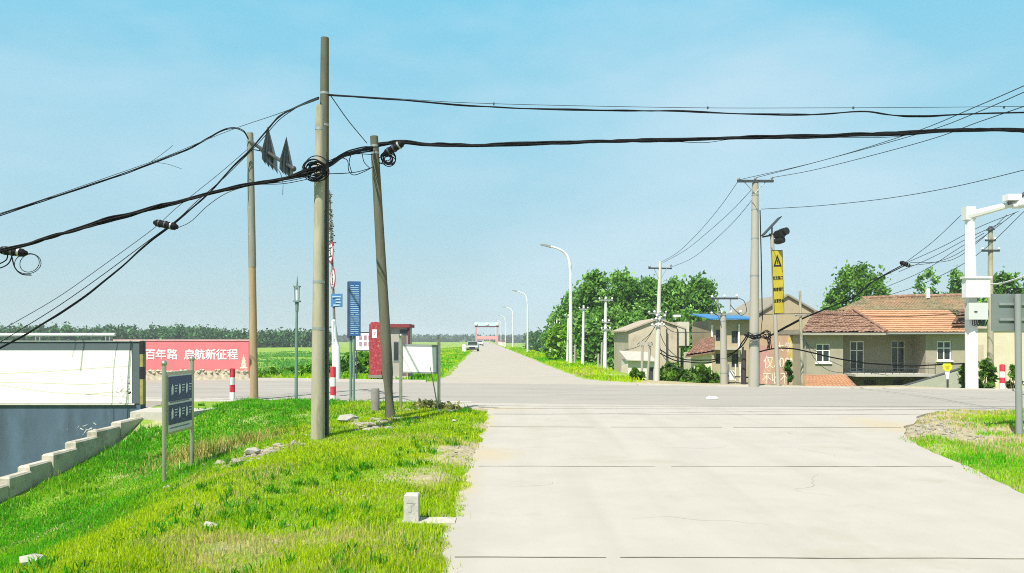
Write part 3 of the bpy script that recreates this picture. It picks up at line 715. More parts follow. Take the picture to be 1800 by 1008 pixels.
# ------------------------------------------------------------------ stone marker and its pad
Y = 8.32
mk = thing('boundary_marker', 'short pale concrete marker post standing in the grass at the road edge', 'marker', (X(724, Y), Y, 0))
b = MB(); x = X(724, Y); z0 = gz(x, Y) - .06; zt = Z(868, Y)
w = .078
for (h0, h1, w0, w1) in ((z0, zt - .012, w, w * .96), (zt - .012, zt, w * .96, w * .84)):
    b.add([(x + sx * w0, Y + sy * w0, h0) for sx, sy in ((-1, -1), (1, -1), (1, 1), (-1, 1))] + [(x + sx * w1, Y + sy * w1, h1) for sx, sy in ((-1, -1), (1, -1), (1, 1), (-1, 1))],
          [(0, 1, 5, 4), (1, 2, 6, 5), (2, 3, 7, 6), (3, 0, 4, 7), (4, 5, 6, 7)])
b.build('post', m_stone3, mk)
b = MB(); b.text('了', (x, Y - .076, zt - .17), (1, 0, 0), (0, 0, 1), .12, .003); b.build('engraving', mat('engraving_grey', (.36, .35, .31), .9), mk)
b = MB(); b.ext((X(708, Y), 8.2, gz(-1.2, 8.3) - .1), (LEFT_EDGE + .03, 8.46, 0.012))
tag(b.build('concrete_pad', m_step), 'small concrete pad joining the marker post to the road', 'concrete pad')

# ------------------------------------------------------------------ poles on the left
def pole(label, bottom, top, Y, r0, r1, m, group='utility poles', cap=None, bands=(), loc_z=None, Yt=None):
    p0 = W(*bottom, Y); p1 = W(*top, Yt or Y)
    t = thing('utility_pole', label, 'utility pole', p0, group)
    b = MB(); b.tube([p0 - Vector((0, 0, .3))] + [p0.lerp(p1, i / 6) for i in range(7)], [r0] + [r0 + (r1 - r0) * i / 6 for i in range(7)], 18)
    b.build('shaft', m, t)
    for fr in bands:
        c = p0.lerp(p1, fr); r = (r0 + (r1 - r0) * fr) * 1.05; d = (p1 - p0).normalized()
        MB().cyl(c - d * .025, c + d * .025, r, r, 18).build('band', m_metal, t)
    return t, p0, p1
P1, _, _ = pole('thick pale concrete pole in front of the taller dark pole of the pair', (558.5, 771), (562, 186), 15.4, .135, .082, m_pole, bands=(.93, .47, .33))
P2, _, _ = pole('tallest pole rising behind the pale concrete pole of the pair', (567, 765), (571, 67), 15.78, .125, .080, m_pole_dark, bands=(.86, .78))
P3, _, p3t = pole('dark mossy pole leaning left beside the white notice board', (686, 738), (657.5, 240), 18.6, .137, .092, m_pole_dark, bands=(.965, .94))
P4, _, p4t = pole('slim brown stained pole left of the paired poles', (447, 704), (439.5, 234), 25.0, .125, .098, m_pole_brown, bands=(.97, .72, .62))
# upper grey sleeve of the brown pole
MB().tube([W(443.5, 470, 25), W(439.5, 234, 25)], [.119, .1005], 18).build('upper_shaft', mat('pole_grey', (.22, .215, .18), .85, .2, 2, stretch=(4, 4, .5), stain=(.13, .13, .10), stain_at=.55), P4)
# conduit on the tall pole
MB().tube([W(573.5, 300, 15.62), W(574.5, 765, 15.62)], .022, 6).build('conduit', m_dkmetal, P2)

# arm with bird deterrent fans on the slim pole
arm = MB(); a0, a1 = W(441, 250, 24.8), W(516, 297, 23.2)
arm.tube([a0, a1], .055, 8); arm.tube([W(440, 262, 24.9), W(470, 268, 24.2)], .02, 6); arm.ball(a1, .085)
arm.build('crossarm', m_dkmetal, P4)
for k, (tip, bl, br, f_) in enumerate((((471, 221), (460, 276), (487, 291), .45), ((503.5, 240), (491.5, 293), (515, 302), .88))):
    c = a0.lerp(a1, f_); Yc = c.y; b = MB()
    T = W(*tip, Yc); n = 7
    up0, up1 = W(bl[0] + 2, bl[1] - 12, Yc), W(br[0] - 1, br[1] - 8, Yc)
    ring = []
    for i in range(n + 1):
        u = i / n; ring.append(up0.lerp(up1, u) + Vector((0, (.09 if i % 2 else -.09), 0)))
    for i in range(n): b.face(T, ring[i], ring[i + 1])
    lo = [r + Vector((random.uniform(-.02, .02), 0, -.28 - (.10 if i % 2 else 0))) for i, r in enumerate(ring)]
    for i in range(n): b.face(ring[i], lo[i], lo[i + 1], ring[i + 1])
    b.build('bird_guard', mat('bird_guard_grey', (.17, .19, .21), .6, .2, 9), P4)

# ------------------------------------------------------------------ cables
def wires(name, label, paths, r, m=m_black, group='overhead cables', cat='cable', n=5, wob=0.0):
    b = MB(); o0 = None
    for path in paths:
        P = [W(*p) for p in path]
        if o0 is None: o0 = P[0]
        S = spline(P, 7)
        if wob:
            s1 = random.uniform(0, 99)
            S = [p + Vector((0, (float(vnoise(i * .31, s1, 1.0, 3)) - .5) * wob, (float(vnoise(i * .31, s1 + 5, 1.0, 4)) - .5) * wob)) for i, p in enumerate(S)]
        b.tube(S, r if isinstance(r, float) else r[paths.index(path)], n)
    return tag(b.build(name, m, loc=o0), label, cat, group)
def dep(pts, Ya, Yb):
    x0, x1 = pts[0][0], pts[-1][0]
    return [(p[0], p[1], Ya + (Yb - Ya) * ((p[0] - x0) / (x1 - x0))) for p in pts]
top = dep([(577, 168), (700, 176), (800, 185), (900, 190), (1000, 194), (1100, 195), (1200, 197), (1300, 201), (1400, 203), (1450, 201), (1520, 197), (1570, 203), (1620, 206), (1700, 201), (1830, 198)], 15.6, 17.5)
wires('overhead_cable', 'upper sagging black cable running right from the tallest pole top', [top, [(p[0], p[1] - 1.5 + (1.5 if i % 2 else 0), p[2]) for i, p in enumerate(top)]], .013, wob=.02)
msg = wires('overhead_cable', 'thin messenger wire above the upper cable, dotted with small clips', [dep([(577, 166), (700, 174), (820, 181), (1000, 186), (1240, 190), (1440, 190), (1640, 189), (1830, 187)], 15.6, 17.5)], .0065, m_wire)
for px, py in ((868, 184), (1244, 191), (1500, 191), (1765, 190)):
    ck = MB(); Yc = 15.6 + 1.9 * (px - 577) / 1253; ck.box(W(px, py - 1, Yc), (.03, .03, .05)); ck.build('clip', m_dkmetal, msg)

mid = [(655, 257), (700, 251), (760, 254), (830, 256), (900, 254), (1000, 251), (1100, 248), (1200, 246), (1300, 243), (1400, 240), (1500, 238), (1600, 233), (1700, 229), (1760, 229), (1830, 231)]
midp = []
for k in range(9):
    off = [(-2.2, 0), (2.0, 1), (0, 2), (-1, 3), (1.4, 2.6), (-1.8, 1.2), (.5, -1.5), (2.4, 3), (-.6, 4)][k]
    midp.append(dep([(p[0], p[1] + off[0] * .8 + random.uniform(-.8, .8), 0) for p in mid], 18.6, 18.2))
wires('overhead_cable', 'thick black cable bundle running right from the leaning pole across the sky', midp, .019, wob=.055)
wires('overhead_cable', 'loose thin strand drooping below the thick right hand bundle', [dep([(1180, 249), (1240, 251), (1300, 244), (1440, 242), (1520, 242), (1570, 241), (1620, 234)], 18.4, 18.3)], .007)
lft = [(655, 260), (610, 270), (575, 290), (540, 303), (490, 316), (440, 324), (370, 340), (300, 358), (240, 374), (170, 393), (100, 413), (40, 431), (-40, 452)]
lp = []
for k in range(7):
    lp.append(dep([(p[0], p[1] + [-2, 1.5, 0, 2.6, -1, 3, .6][k] * (.7 if p[0] < 500 else 1.5) + random.uniform(-.8, .8), 0) for p in lft], 18.5, 15.0))
lp = [[(a[0], a[1], 15.15 + abs(a[0] - 565) / 90 * 3.3 if a[0] > 565 else 15.15 - (565 - a[0]) / 600 * 1.5) for a in q] for q in lp]
wires('overhead_cable', 'thick black bundle sloping down left from the coil on the paired poles', lp, .016, wob=.055)
wires('overhead_cable', 'two thin strands hanging just under the left sloping bundle', [[(556, 306, 15.1), (520, 316, 15.1), (480, 322, 15.0), (440, 323, 14.9)], [(556, 312, 15.1), (500, 323, 15.1), (450, 325, 14.9), (400, 334, 14.8)]], .007)
ul = [(560, 171), (520, 188), (494, 202), (478, 218), (458, 242), (438, 265), (410, 292), (370, 336), (330, 372), (300, 397), (262, 425), (215, 468), (150, 520), (90, 560), (30, 596), (-40, 632)]
def ud(a): return 15.6 + (24.7 - 15.6) * min(1, max(0, (560 - a) / 122)) if a > 438 else 24.7 - (438 - a) / 478 * 6
wires('overhead_cable', 'black cable dropping from the tallest pole past the slim pole to lower left', [[(a, y + k, ud(a)) for a, y in ul] for k in (0, 1.8)], .017, wob=.02)
wires('overhead_cable', 'second black strand beside the cable dropping to the lower left corner', [[(520, 190, 18.6), (490, 212, 20.9), (460, 246, 23.1), (437, 270, 24.7), (395, 312, 24.2), (345, 355, 23.4), (312, 386, 23), (255, 428, 22.3), (180, 484, 21.4), (100, 540, 20.4), (0, 602, 19)]], .011)
wires('overhead_cable', 'thin grey wire falling straight from the slim pole to the horizon trees', [[(436, 262, 24.7), (380, 310, 24.2), (310, 366, 23.3), (270, 402, 22.9), (180, 468, 21.7), (100, 524, 20.8), (0, 582, 19.5)]], .010, m_wire)
wires('overhead_cable', 'thin cable arching from the small splice box back up to the bundle', [[(312, 401, 22.6), (335, 390, 22), (365, 362, 21), (398, 340, 20), (440, 326, 17), (480, 318, 15.2)]], .010, m_wire)
ll = [(437, 244), (428, 230), (412, 224.5), (390, 229), (365, 243), (335, 260), (300, 274), (240, 297), (180, 318), (110, 341), (50, 361), (-40, 391)]
wires('overhead_cable', 'black cable arching over the slim pole top and sloping away upper left', [[(a, y, 24.8 - (437 - a) / 477 * 5) for a, y in ll], [(a, y + 1.7, 24.8 - (437 - a) / 477 * 5) for a, y in ll]], .014, wob=.015)
wires('overhead_cable', 'thin straight wire from the tallest pole to the upper left cable', [[(560, 173, 15.6), (490, 200, 19), (422, 223, 23.6), (360, 247, 23.9), (290, 276, 23.2), (180, 315, 22.1), (60, 356, 20.9), (-40, 388, 20)]], .009, m_wire)
wires('loose_wire_end', 'short forked loose wire ends sticking out of the upper left cable', [[(262, 287, 23), (285, 271, 22.8), (304, 256, 22.6)], [(268, 285, 23), (295, 289, 22.8), (319, 297, 22.6)]], .007, m_wire, group=None, cat='wire')
wires('guy_wire', 'straight guy wire from the tallest pole down to the leaning pole top', [[(581, 168, 15.7), (612, 212, 17.1), (645, 252, 18.5)]], .011, m_wire, group=None, cat='guy wire')
wires('overhead_cable', 'slack looped wires between the paired poles and the leaning pole', [
    [(577, 306, 15.6), (605, 305, 16.4), (630, 302, 17.4), (655, 294, 18.5), (680, 282, 18.5)],
    [(600, 277, 16.3), (611, 283, 16.7), (613, 300, 16.8), (622, 308, 17.1), (640, 302, 17.8), (655, 294, 18.5)],
    [(636, 268, 17.7), (640, 285, 17.9), (650, 296, 18.4)],
    [(580, 290, 15.6), (600, 277, 16.3), (625, 271, 17.3), (655, 272, 18.5)],
    [(576, 284, 15.6), (604, 272, 16.4), (640, 262, 17.9), (668, 258, 18.6)],
    [(618, 268, 17), (614, 285, 16.8), (618, 303, 16.9)]], .009)
wires('loose_wire_end', 'single loose wire tail dangling below the bird guard arm', [[(455, 262, 24.5), (472, 283, 24), (490, 300, 23.6), (497, 320, 23.5), (497, 343, 23.5)]], .009, m_wire, group=None, cat='wire')
def coil(label, px, py, Y, r, n, thick):
    b = MB(); c = W(px, py, Y)
    for k in range(n):
        rr = r * random.uniform(.5, 1.12); o = Vector((random.uniform(-.07, .07), random.uniform(-.05, .02), random.uniform(-.06, .06)))
        pts = []; ph = random.uniform(0, 6); el = random.uniform(.65, 1.15); tw = random.uniform(-.25, .25)
        for i in range(25):
            a = 2 * math.pi * i / 24
            pts.append(c + o + Vector((math.cos(a) * rr, math.sin(a + ph) * .04 + math.cos(a) * tw * rr, math.sin(a) * rr * el)))
        b.tube(pts, thick, 5, caps=False)
    tag(b.build('cable_coil', m_black, loc=c), label, 'cable coil', 'coils of spare cable')
coil('black cable coil hung on the paired concrete poles', 554, 300, 15.15, .20, 12, .010)
coil('black cable coil hung behind the leaning pole top', 680, 281, 18.75, .16, 9, .012)
coil('single thin loop of cable hanging at the left picture edge', 48, 466, 14.9, .2, 2, .007)
def closure(label, p0, p1, Y0, Y1, r):
    a, c = W(*p0, Y0), W(*p1, Y1); d = (c - a).normalized(); t = thing('splice_box', label, 'splice box', (a + c) / 2, 'black cable splice boxes')
    b = MB(); b.tube([a - d * .06, a - d * .05, a, a + d * .02, c - d * .02, c, c + d * .05, c + d * .06], [r * .3, r * .6, r * .75, r, r, r * .75, r * .6, r * .3], 12); b.build('shell', m_black, t)
    for f_ in (.2, .5, .8):
        q = a.lerp(c, f_); MB().cyl(q - d * .02, q + d * .02, r * 1.12, r * 1.12, 12).build('clamp', m_dkmetal if f_ != .8 else m_metal, t)
    return t
closure('black splice cylinder with white tie beside the leaning pole top', (678, 270), (707, 252), 18.3, 18.2, .085)
closure('slim black splice box on the cable dropping to the lower left', (274, 392), (309, 399), 22.5, 22.4, .10)
closure('black splice box at the left picture edge with hanging loop', (2, 440), (42, 445), 14.9, 14.9, .075)
wires('overhead_cable', 'black cable tails drooping from the splice box at the left picture edge', [[(22, 447, 14.9), (16, 462, 14.9), (4, 470, 14.9), (-20, 476, 14.9)], [(14, 447, 14.9), (10, 458, 14.9), (-10, 468, 14.9)], [(20, 448, 14.9), (26, 470, 14.9), (38, 482, 14.9), (55, 484, 14.9)]], .012)
# right hand conductors
for lab, pts in (('upper conductor climbing right from the crossarm pole', [(1301, 316, 31.8), (1440, 284, 27), (1600, 235, 22), (1720, 186, 18.5), (1830, 138, 16)]),
                 ('middle conductor climbing right from the crossarm pole', [(1328, 313, 31.8), (1440, 284, 27.5), (1620, 234, 22), (1720, 197, 19), (1830, 149, 16.5)]),
                 ('lower conductor climbing right from the crossarm pole', [(1355, 313, 31.8), (1440, 297, 28), (1620, 250, 22), (1720, 215, 19), (1830, 177, 16.8)]),
                 ('left conductor sweeping down left from the crossarm pole', [(1299, 317, 31.8), (1265, 365, 34), (1225, 412, 38), (1190, 445, 42), (1160, 462, 46)]),
                 ('middle conductor sweeping down left from the crossarm pole', [(1320, 335, 31.9), (1285, 372, 34), (1240, 412, 38), (1205, 440, 42), (1166, 462, 46)]),
                 ('right conductor sweeping down left from the crossarm pole', [(1322, 352, 31.9), (1290, 390, 34), (1250, 428, 38), (1215, 455, 42), (1180, 470, 46)]),
                 ('lone thin wire crossing the open sky at the right', [(1338, 368, 31.9), (1440, 362, 29), (1560, 349, 26), (1680, 328, 23), (1830, 292, 20)])):
    wires('overhead_wire', lab, [pts], .0115, m_wire, group='power line conductors', cat='wire')
for lab, pts in (('topmost drop wire from the camera arm to the junction box', [(1690, 378, 36), (1640, 425, 38), (1590, 463, 40)]),
                 ('drop wire below the topmost one beside the camera pole', [(1790, 372, 33), (1720, 400, 35), (1660, 432, 37), (1592, 463, 40)]),
                 ('second slack drop wire behind the camera pole', [(1785, 374, 33), (1735, 412, 35), (1680, 448, 37), (1640, 462, 38), (1592, 468, 40)]),
                 ('third slack drop wire behind the camera pole', [(1770, 378, 34), (1720, 425, 36), (1670, 458, 38), (1600, 462, 40)]),
                 ('lowest drop wire passing under the camera pole box', [(1800, 372, 33), (1740, 430, 35), (1690, 466, 36), (1620, 500, 39), (1560, 520, 41)]),
                 ('straight drop wire behind the camera pole toward the roof', [(1760, 392, 34), (1700, 420, 36), (1640, 452, 38), (1580, 478, 41)]),
                 ('drop wire grazing the roof ridge trees', [(1730, 410, 35), (1680, 440, 37), (1620, 478, 39), (1540, 512, 43)])):
    wires('overhead_wire', lab, [pts], .014, m_wire, group='drop wires round the camera pole', cat='wire')
wires('overhead_cable', 'thick dark cable snaking down left across the tiled roof', [[(1592, 463, 40), (1560, 480, 39), (1535, 495, 38), (1505, 520, 37), (1465, 538, 36), (1420, 556, 35), (1385, 572, 34), (1352, 592, 33)]] * 1 + [[(1592, 466, 40), (1555, 485, 39), (1530, 498, 38), (1500, 524, 37), (1460, 540, 36), (1415, 559, 35), (1380, 578, 34), (1345, 596, 33)]], .026, wob=.04)
closure('small black splice box where drop wires meet above the roof', (1584, 462), (1598, 467), 40, 40, .11)
wires('overhead_cable', 'dark cable swagged low in front of the tiled house', [[(1332, 619, 32.5), (1370, 612, 33), (1410, 616, 34), (1460, 628, 35), (1520, 638, 36), (1590, 643, 36), (1640, 642, 35), (1695, 640, 33)]], .03, wob=.03)
wires('overhead_cable', 'thin wire stretched level across the tiled roof', [[(1336, 553, 32.3), (1420, 552, 33), (1500, 555, 34), (1580, 557, 34), (1660, 553, 33), (1698, 549, 32)]], .014)
wires('overhead_cable', 'thin slack wire looping below the left window of the tiled house', [[(1412, 590, 34.5), (1430, 628, 35), (1450, 648, 35.5), (1475, 655, 36), (1500, 650, 37)], [(1412, 600, 34.5), (1455, 632, 35.5), (1500, 650, 37), (1560, 660, 38)]], .012, m_wire)
wires('overhead_cable', 'dark cable drooping left from the crossarm pole to the white pole', [[(1318, 585, 32.2), (1306, 600, 32.6), (1295, 616, 33), (1272, 627, 33.8), (1240, 634, 35), (1205, 632, 36), (1175, 624, 36), (1155, 612, 36)], [(1316, 590, 32.2), (1300, 612, 32.6), (1272, 630, 33.8), (1236, 638, 35), (1190, 634, 36), (1155, 618, 36)]], .026, wob=.05)
wires('overhead_cable', 'fan of thin dark wires hanging in front of the gabled house', [[(1155, 568, 36), (1135, 600, 38), (1115, 612, 40), (1096, 616, 42)], [(1155, 570, 36), (1140, 590, 38), (1120, 606, 41)], [(1155, 572, 36), (1170, 608, 36), (1192, 630, 36)], [(1155, 560, 36), (1180, 582, 38), (1205, 585, 40), (1250, 584, 38)], [(1155, 590, 36), (1165, 625, 36), (1185, 645, 36), (1200, 650, 36)], [(1130, 578, 40), (1105, 586, 44)]], .016, m_wire)
wires('overhead_cable', 'pale drooping cable at the right edge above the grey sign', [[(1742, 500, 36), (1758, 499, 33), (1780, 493, 29), (1830, 476, 24)]], .035, m_wpole)

# ------------------------------------------------------------------ information board at left
pA, pB = Vector((X(288.5, 14.0), 14.0, 0)), Vector((X(337.5, 15.2), 15.2, 0))
ib = thing('information_board', 'navy information board on two steel posts with ball tops in the grass', 'information board', (pA.x, pA.y, gz(pA.x, pA.y)))
for p, yt in ((pA, 642), (pB, 634)):
    b = MB(); zt = Z(yt, p.y); b.tube([(p.x, p.y, gz(p.x, p.y) - .2), (p.x, p.y, zt)], .037, 12); po = b.build('post', m_stainless, ib)
    MB().ball((p.x, p.y, zt + .03), .055).build('ball_cap', m_stainless, po)
ax = (pB - pA).normalized(); L_ = (pB - pA).length
zt, zb = Z(655, 14.0), Z(766, 14.0)
def brd(o, u0, u1, z0, z1, th, m, name, par, off=0.0):
    nrm = Vector((ax.y, -ax.x, 0)) * -1 if (Vector((ax.y, -ax.x, 0)).y > 0) else Vector((ax.y, -ax.x, 0))
    b = MB(); c = [pA + ax * u0, pA + ax * u1]
    p = [Vector((c[0].x, c[0].y, z0)), Vector((c[1].x, c[1].y, z0)), Vector((c[1].x, c[1].y, z1)), Vector((c[0].x, c[0].y, z1))]
    b.prism([q + BN * off for q in p], BN * th); return b.build(name, m, par)
BN = Vector((ax.y, -ax.x, 0)).normalized()   # faces the viewer's right; sheet front is the side toward the road
bd = brd(None, .04, L_ - .04, zb, zt, .05, m_stainless, 'frame', ib, -.025)
face = brd(None, .09, L_ - .09, zb + .04, zt - .06, .006, m_grid if False else mat('board_white', (.62, .63, .66), .4, .04, 3), 'panel', ib, .026)
hh = zt - zb
p1 = brd(None, .10, L_ - .10, zt - .06 - .42 * hh, zt - .085, .004, m_navy, 'upper_print', ib, .033)
p2 = brd(None, .10, L_ - .10, zb + .15 * hh, zb + .47 * hh, .004, m_navy, 'lower_print', ib, .033)
wht = mat('white_print', (.7, .72, .75), .5, .03, 3)
for row, zc in enumerate((zt - .10 - .2 * hh, zb + .32 * hh)):
    b = MB()
    for k in range(3):
        u = .1 + (L_ - .2) * (.14 + .31 * k); c = pA + ax * u + BN * .040; c.z = zc
        b.prism([c + Vector((0, 0, -.10)) - ax * .03, c + ax * .04 + Vector((0, 0, -.07)), c + ax * .05 + Vector((0, 0, .05)), c + Vector((0, 0, .11)), c - ax * .04 + Vector((0, 0, .03))], BN * .002)
        for j in range(3):
            q = c + ax * .10 + Vector((0, 0, .06 - .05 * j)); b.prism([q, q + ax * (.13 - .02 * j), q + ax * (.13 - .02 * j) + Vector((0, 0, .018)), q + Vector((0, 0, .018))], BN * .002)
    for k in range(3):
        pass
    b.build('print_marks', wht, (p1, p2)[row])
gr = mat('grey_print', (.18, .2, .26), .5)
for z in (zb + .50 * hh, zb + .085 * hh):
    b = MB()
    q = pA + ax * .16 + BN * .034; q.z = z
    b.prism([q, q + ax * (L_ - .36), q + ax * (L_ - .36) + Vector((0, 0, .022)), q + Vector((0, 0, .022))], BN * .002)
    b.build('caption_marks', gr, face)

# ------------------------------------------------------------------ painted wall, hazard edge, pipe rail, stepped wall
YW = 22.3; xr = X(247, YW)
pw = thing('painted_wall', 'blue grey roadside wall with large blank cream panel at far left', 'wall', (xr, YW, 0))
b = MB(); b.ext((xr - 16, YW, -3.8), (xr, YW + .32, Z(601, YW))); b.build('wall_body', [m_bwall], pw)
b = MB(); b.ext((xr - 16, YW - .025, Z(709.5, YW)), (xr - .02, YW, Z(604, YW))); b.build('grey_band', m_bwall2, pw)
b = MB(); b.ext((xr - 15.6, YW - .04, Z(709, YW)), (X(233, YW), YW - .025, Z(616.5, YW))); b.build('cream_panel', m_cream, pw)
b = MB(); b.ext((xr - 16, YW - .07, Z(712, YW)), (X(238, YW), YW - .002, Z(709.5, YW))); b.build('ledge', m_line, pw)
b = MB(); b.ext((xr - 16, YW - .05, Z(601, YW)), (xr + .02, YW + .36, Z(599, YW))); b.build('coping', m_grey, pw)
b = MB()   # scuffs where paint has flaked
for i in range(60):
    if i < 26: px, py = random.gauss(158, 18), random.gauss(757, 6) + 0
    else: px, py = random.gauss(222, 10), random.gauss(688, 12)
    if px > 231 and py < 712: px = 228
    y0 = YW - .004 if py > 713 else YW - .0425
    c = W(px, py, y0); w_, h_ = random.uniform(.01, .06), random.uniform(.006, .02); sl = random.uniform(-.03, .05)
    b.face(c + Vector((-w_, 0, -h_ - sl)), c + Vector((w_, 0, -h_ + sl)), c + Vector((w_ * .8, 0, h_ + sl)), c + Vector((-w_ * .7, 0, h_ - sl)))
b.build('paint_chips', [mat('chip_grey', (.42, .43, .42), .9, .3, 8)], pw)
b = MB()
def shadow_line(pts, y0, w_):
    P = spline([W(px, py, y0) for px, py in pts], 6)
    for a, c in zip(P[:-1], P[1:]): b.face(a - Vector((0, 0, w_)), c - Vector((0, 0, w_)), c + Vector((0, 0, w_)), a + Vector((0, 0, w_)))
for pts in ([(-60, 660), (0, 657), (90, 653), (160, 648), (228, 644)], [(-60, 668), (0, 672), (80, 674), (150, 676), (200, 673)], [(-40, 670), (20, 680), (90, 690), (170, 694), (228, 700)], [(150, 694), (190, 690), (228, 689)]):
    shadow_line(pts, YW - .0425, .008)
b.build('painted_cable_shadow', mat('panel_shadow_line', (.50, .46, .37), .9, .1, 3), pw)  # cable shadows painted on the cream panel as thin brownish lines
b = MB()
for i in range(5):
    z0, z1 = Z(711, YW) + (Z(601, YW) - Z(711, YW)) * i / 5, Z(711, YW) + (Z(601, YW) - Z(711, YW)) * (i + 1) / 5
    b.mat({0: 1, 1: 1, 2: 0, 3: 1, 4: 0}[i]); b.ext((xr + .004, YW - .06, z0), (xr + .09, YW + .06, z1))
hz = thing('hazard_post', 'black and yellow striped post at the right end of the painted wall', 'post', (xr + .05, YW, 0))
b.build('striped_body', [m_black_paint, m_hazy], hz)
b = MB(); b.ext((xr + .006, YW - .064, Z(601, YW)), (xr + .088, YW + .05, Z(600, YW) + .01)); b.build('cap', m_dkmetal, hz)
rail = thing('pipe_rail', 'white horizontal pipe on short stubs along the wall top', 'pipe', (X(100, 22.5), 22.5, 1.9))
b = MB(); b.tube([(X(0, 22.5) - 9, 22.5, Z(589.5, 22.5)), (X(202, 22.5), 22.5, Z(588.5, 22.5))], .048, 10); b.build('pipe', m_white, rail)
for px in (63, 70, 186, 193, -60, -53):
    MB().tube([(X(px, 22.5), 22.5, Z(600, 22.5)), (X(px, 22.5), 22.5, Z(585, 22.5))], .022, 8).build('stub', m_metal, rail)
sw = MB(); edges = [13.4, 14.1, 14.7, 15.2, 15.9, 16.64, 17.55, 18.5, 19.6, 20.8, 22.29]
xl = X(247, 22.29) + .45
for i in range(len(edges) - 1):
    ya, yb = edges[i], edges[i + 1]; yc = (ya + yb) / 2
    zt = -.735 + (i - 3) * .121
    zt += random.uniform(-.025, .025); j = random.uniform(-.03, .03)
    x0, x1 = -9.85 + j, -9.62 + j + random.uniform(0, .02)
    sw.smooth = False
    bev = .03
    sw.add([(x0, ya, -3.8), (x1, ya, -3.8), (x1, yb, -3.8), (x0, yb, -3.8), (x0, ya, zt - bev), (x1, ya, zt - bev), (x1, yb, zt - bev + .01), (x0, yb, zt - bev), (x0 + bev, ya + bev, zt), (x1 - bev, ya + bev, zt + .006), (x1 - bev, yb, zt + .008), (x0 + bev, yb, zt)],
           [(0, 1, 5, 4), (1, 2, 6, 5), (2, 3, 7, 6), (3, 0, 4, 7), (4, 5, 9, 8), (5, 6, 10, 9), (6, 7, 11, 10), (7, 4, 8, 11), (8, 9, 10, 11)])
tag(sw.build('stepped_wall', m_step, loc=(-9.8, 18, -.5)), 'weathered concrete wall stepping down the bank below the painted wall', 'wall')
b = MB(); b.prism([(-10.0, 20.85, -.6), (-8.45, 20.6, -.6), (-8.0, 22.6, -.6), (-7.9, 24.4, -.6), (-10.2, 24.7, -.6), (-10.2, 22.7, -.6)], (0, 0, .602))
o = b.build('concrete_landing', m_kerb); o['kind'] = 'structure'

# ------------------------------------------------------------------ pink banner wall
YB = 37.3
bw = thing('banner_wall', 'pink red wall with white Chinese slogan across the road', 'wall', (X(340, YB), YB, 0))
xa, xb = X(200, YB), X(437.5, YB)
b = MB(); b.ext((xa, YB, Z(652, YB)), (xb, YB + .24, Z(599, YB))); b.build('painted_face', m_banner, bw)
b = MB(); b.ext((xa - .02, YB - .03, -.1), (xb + .02, YB + .28, Z(652, YB)))
for i in range(60): b.rock((random.uniform(xa, xb), YB - .03, Z(random.uniform(651, 656), YB)), .09)
b.build('rubble_base', m_rubblewall, bw)
b = MB(); b.ext((xa - .02, YB - .04, Z(599, YB)), (xb + .04, YB + .29, Z(597.3, YB))); b.build('coping', mat('pale_pink', (.72, .45, .42), .8), bw)
b = MB(); b.ext((xb, YB - .035, Z(668, YB)), (xb + .12, YB + .27, Z(599.2, YB))); b.build('end_column', mat('brown_red', (.22, .10, .08), .8, .2), bw)
b = MB()
for ch, px in zip('百年路启航新征程', (264.5, 283, 303, 333, 351, 370.5, 389.5, 409)):
    b.text(ch, (X(px, YB), YB - .006, Z(630.5, YB)), (1, 0, 0), (0, 0, 1), .52, .004, bold=.022)
b.build('lettering', m_white, bw)
b = MB(); cxp = 428.5   # little white pagoda drawing
for i, (wpx, y0, y1) in enumerate(((13, 648, 645.5), (8, 645.5, 641), (9.5, 641, 639), (6, 639, 635.5), (7.5, 635.5, 633.5), (4, 633.5, 630), (5, 630, 628.5), (1, 628.5, 623))):
    b.ext((X(cxp - wpx / 2, YB), YB - .008, Z(y0, YB)), (X(cxp + wpx / 2, YB), YB - .003, Z(y1, YB) - .008))
b.build('pagoda_drawing', mat('pale_gold', (.72, .62, .42), .8), bw)

# ------------------------------------------------------------------ bollards (red and white striped)
def bollard_at(px, yb, yt, Y, lab, r=.082, red='rw'):
    p = Vector((X(px, Y), Y, Z(yb, Y))); h = Z(yt, Y) - p.z
    t = thing('striped_bollard', lab, 'bollard', p, 'red and white striped bollards')
    seg = [('white_base', m_white, 0, .22), ('red_band', m_red, .22, .47), ('white_band', m_white, .47, .72), ('red_top', m_red, .72, 1.0)]
    for nme, m, a, c in seg:
        MB().tube([p + Vector((0, 0, h * a - (.1 if a == 0 else 0))), p + Vector((0, 0, h * c))], r, 14).build(nme, m, t)
    MB().ball(p + Vector((0, 0, h)), r * .98, 12, 6, (1, 1, .35)).build('cap', m_red, t)
    return t
bollard_at(408.5, 701, 649, 25.2, 'striped bollard between the banner wall and the slim brown pole')
bollard_at(585.5, 709, 646, 24.3, 'striped bollard right behind the paired concrete poles', .085)
bollard_at(1762, 683, 642, 31.2, 'striped bollard at the right roadside beside the grey sign post', .1)

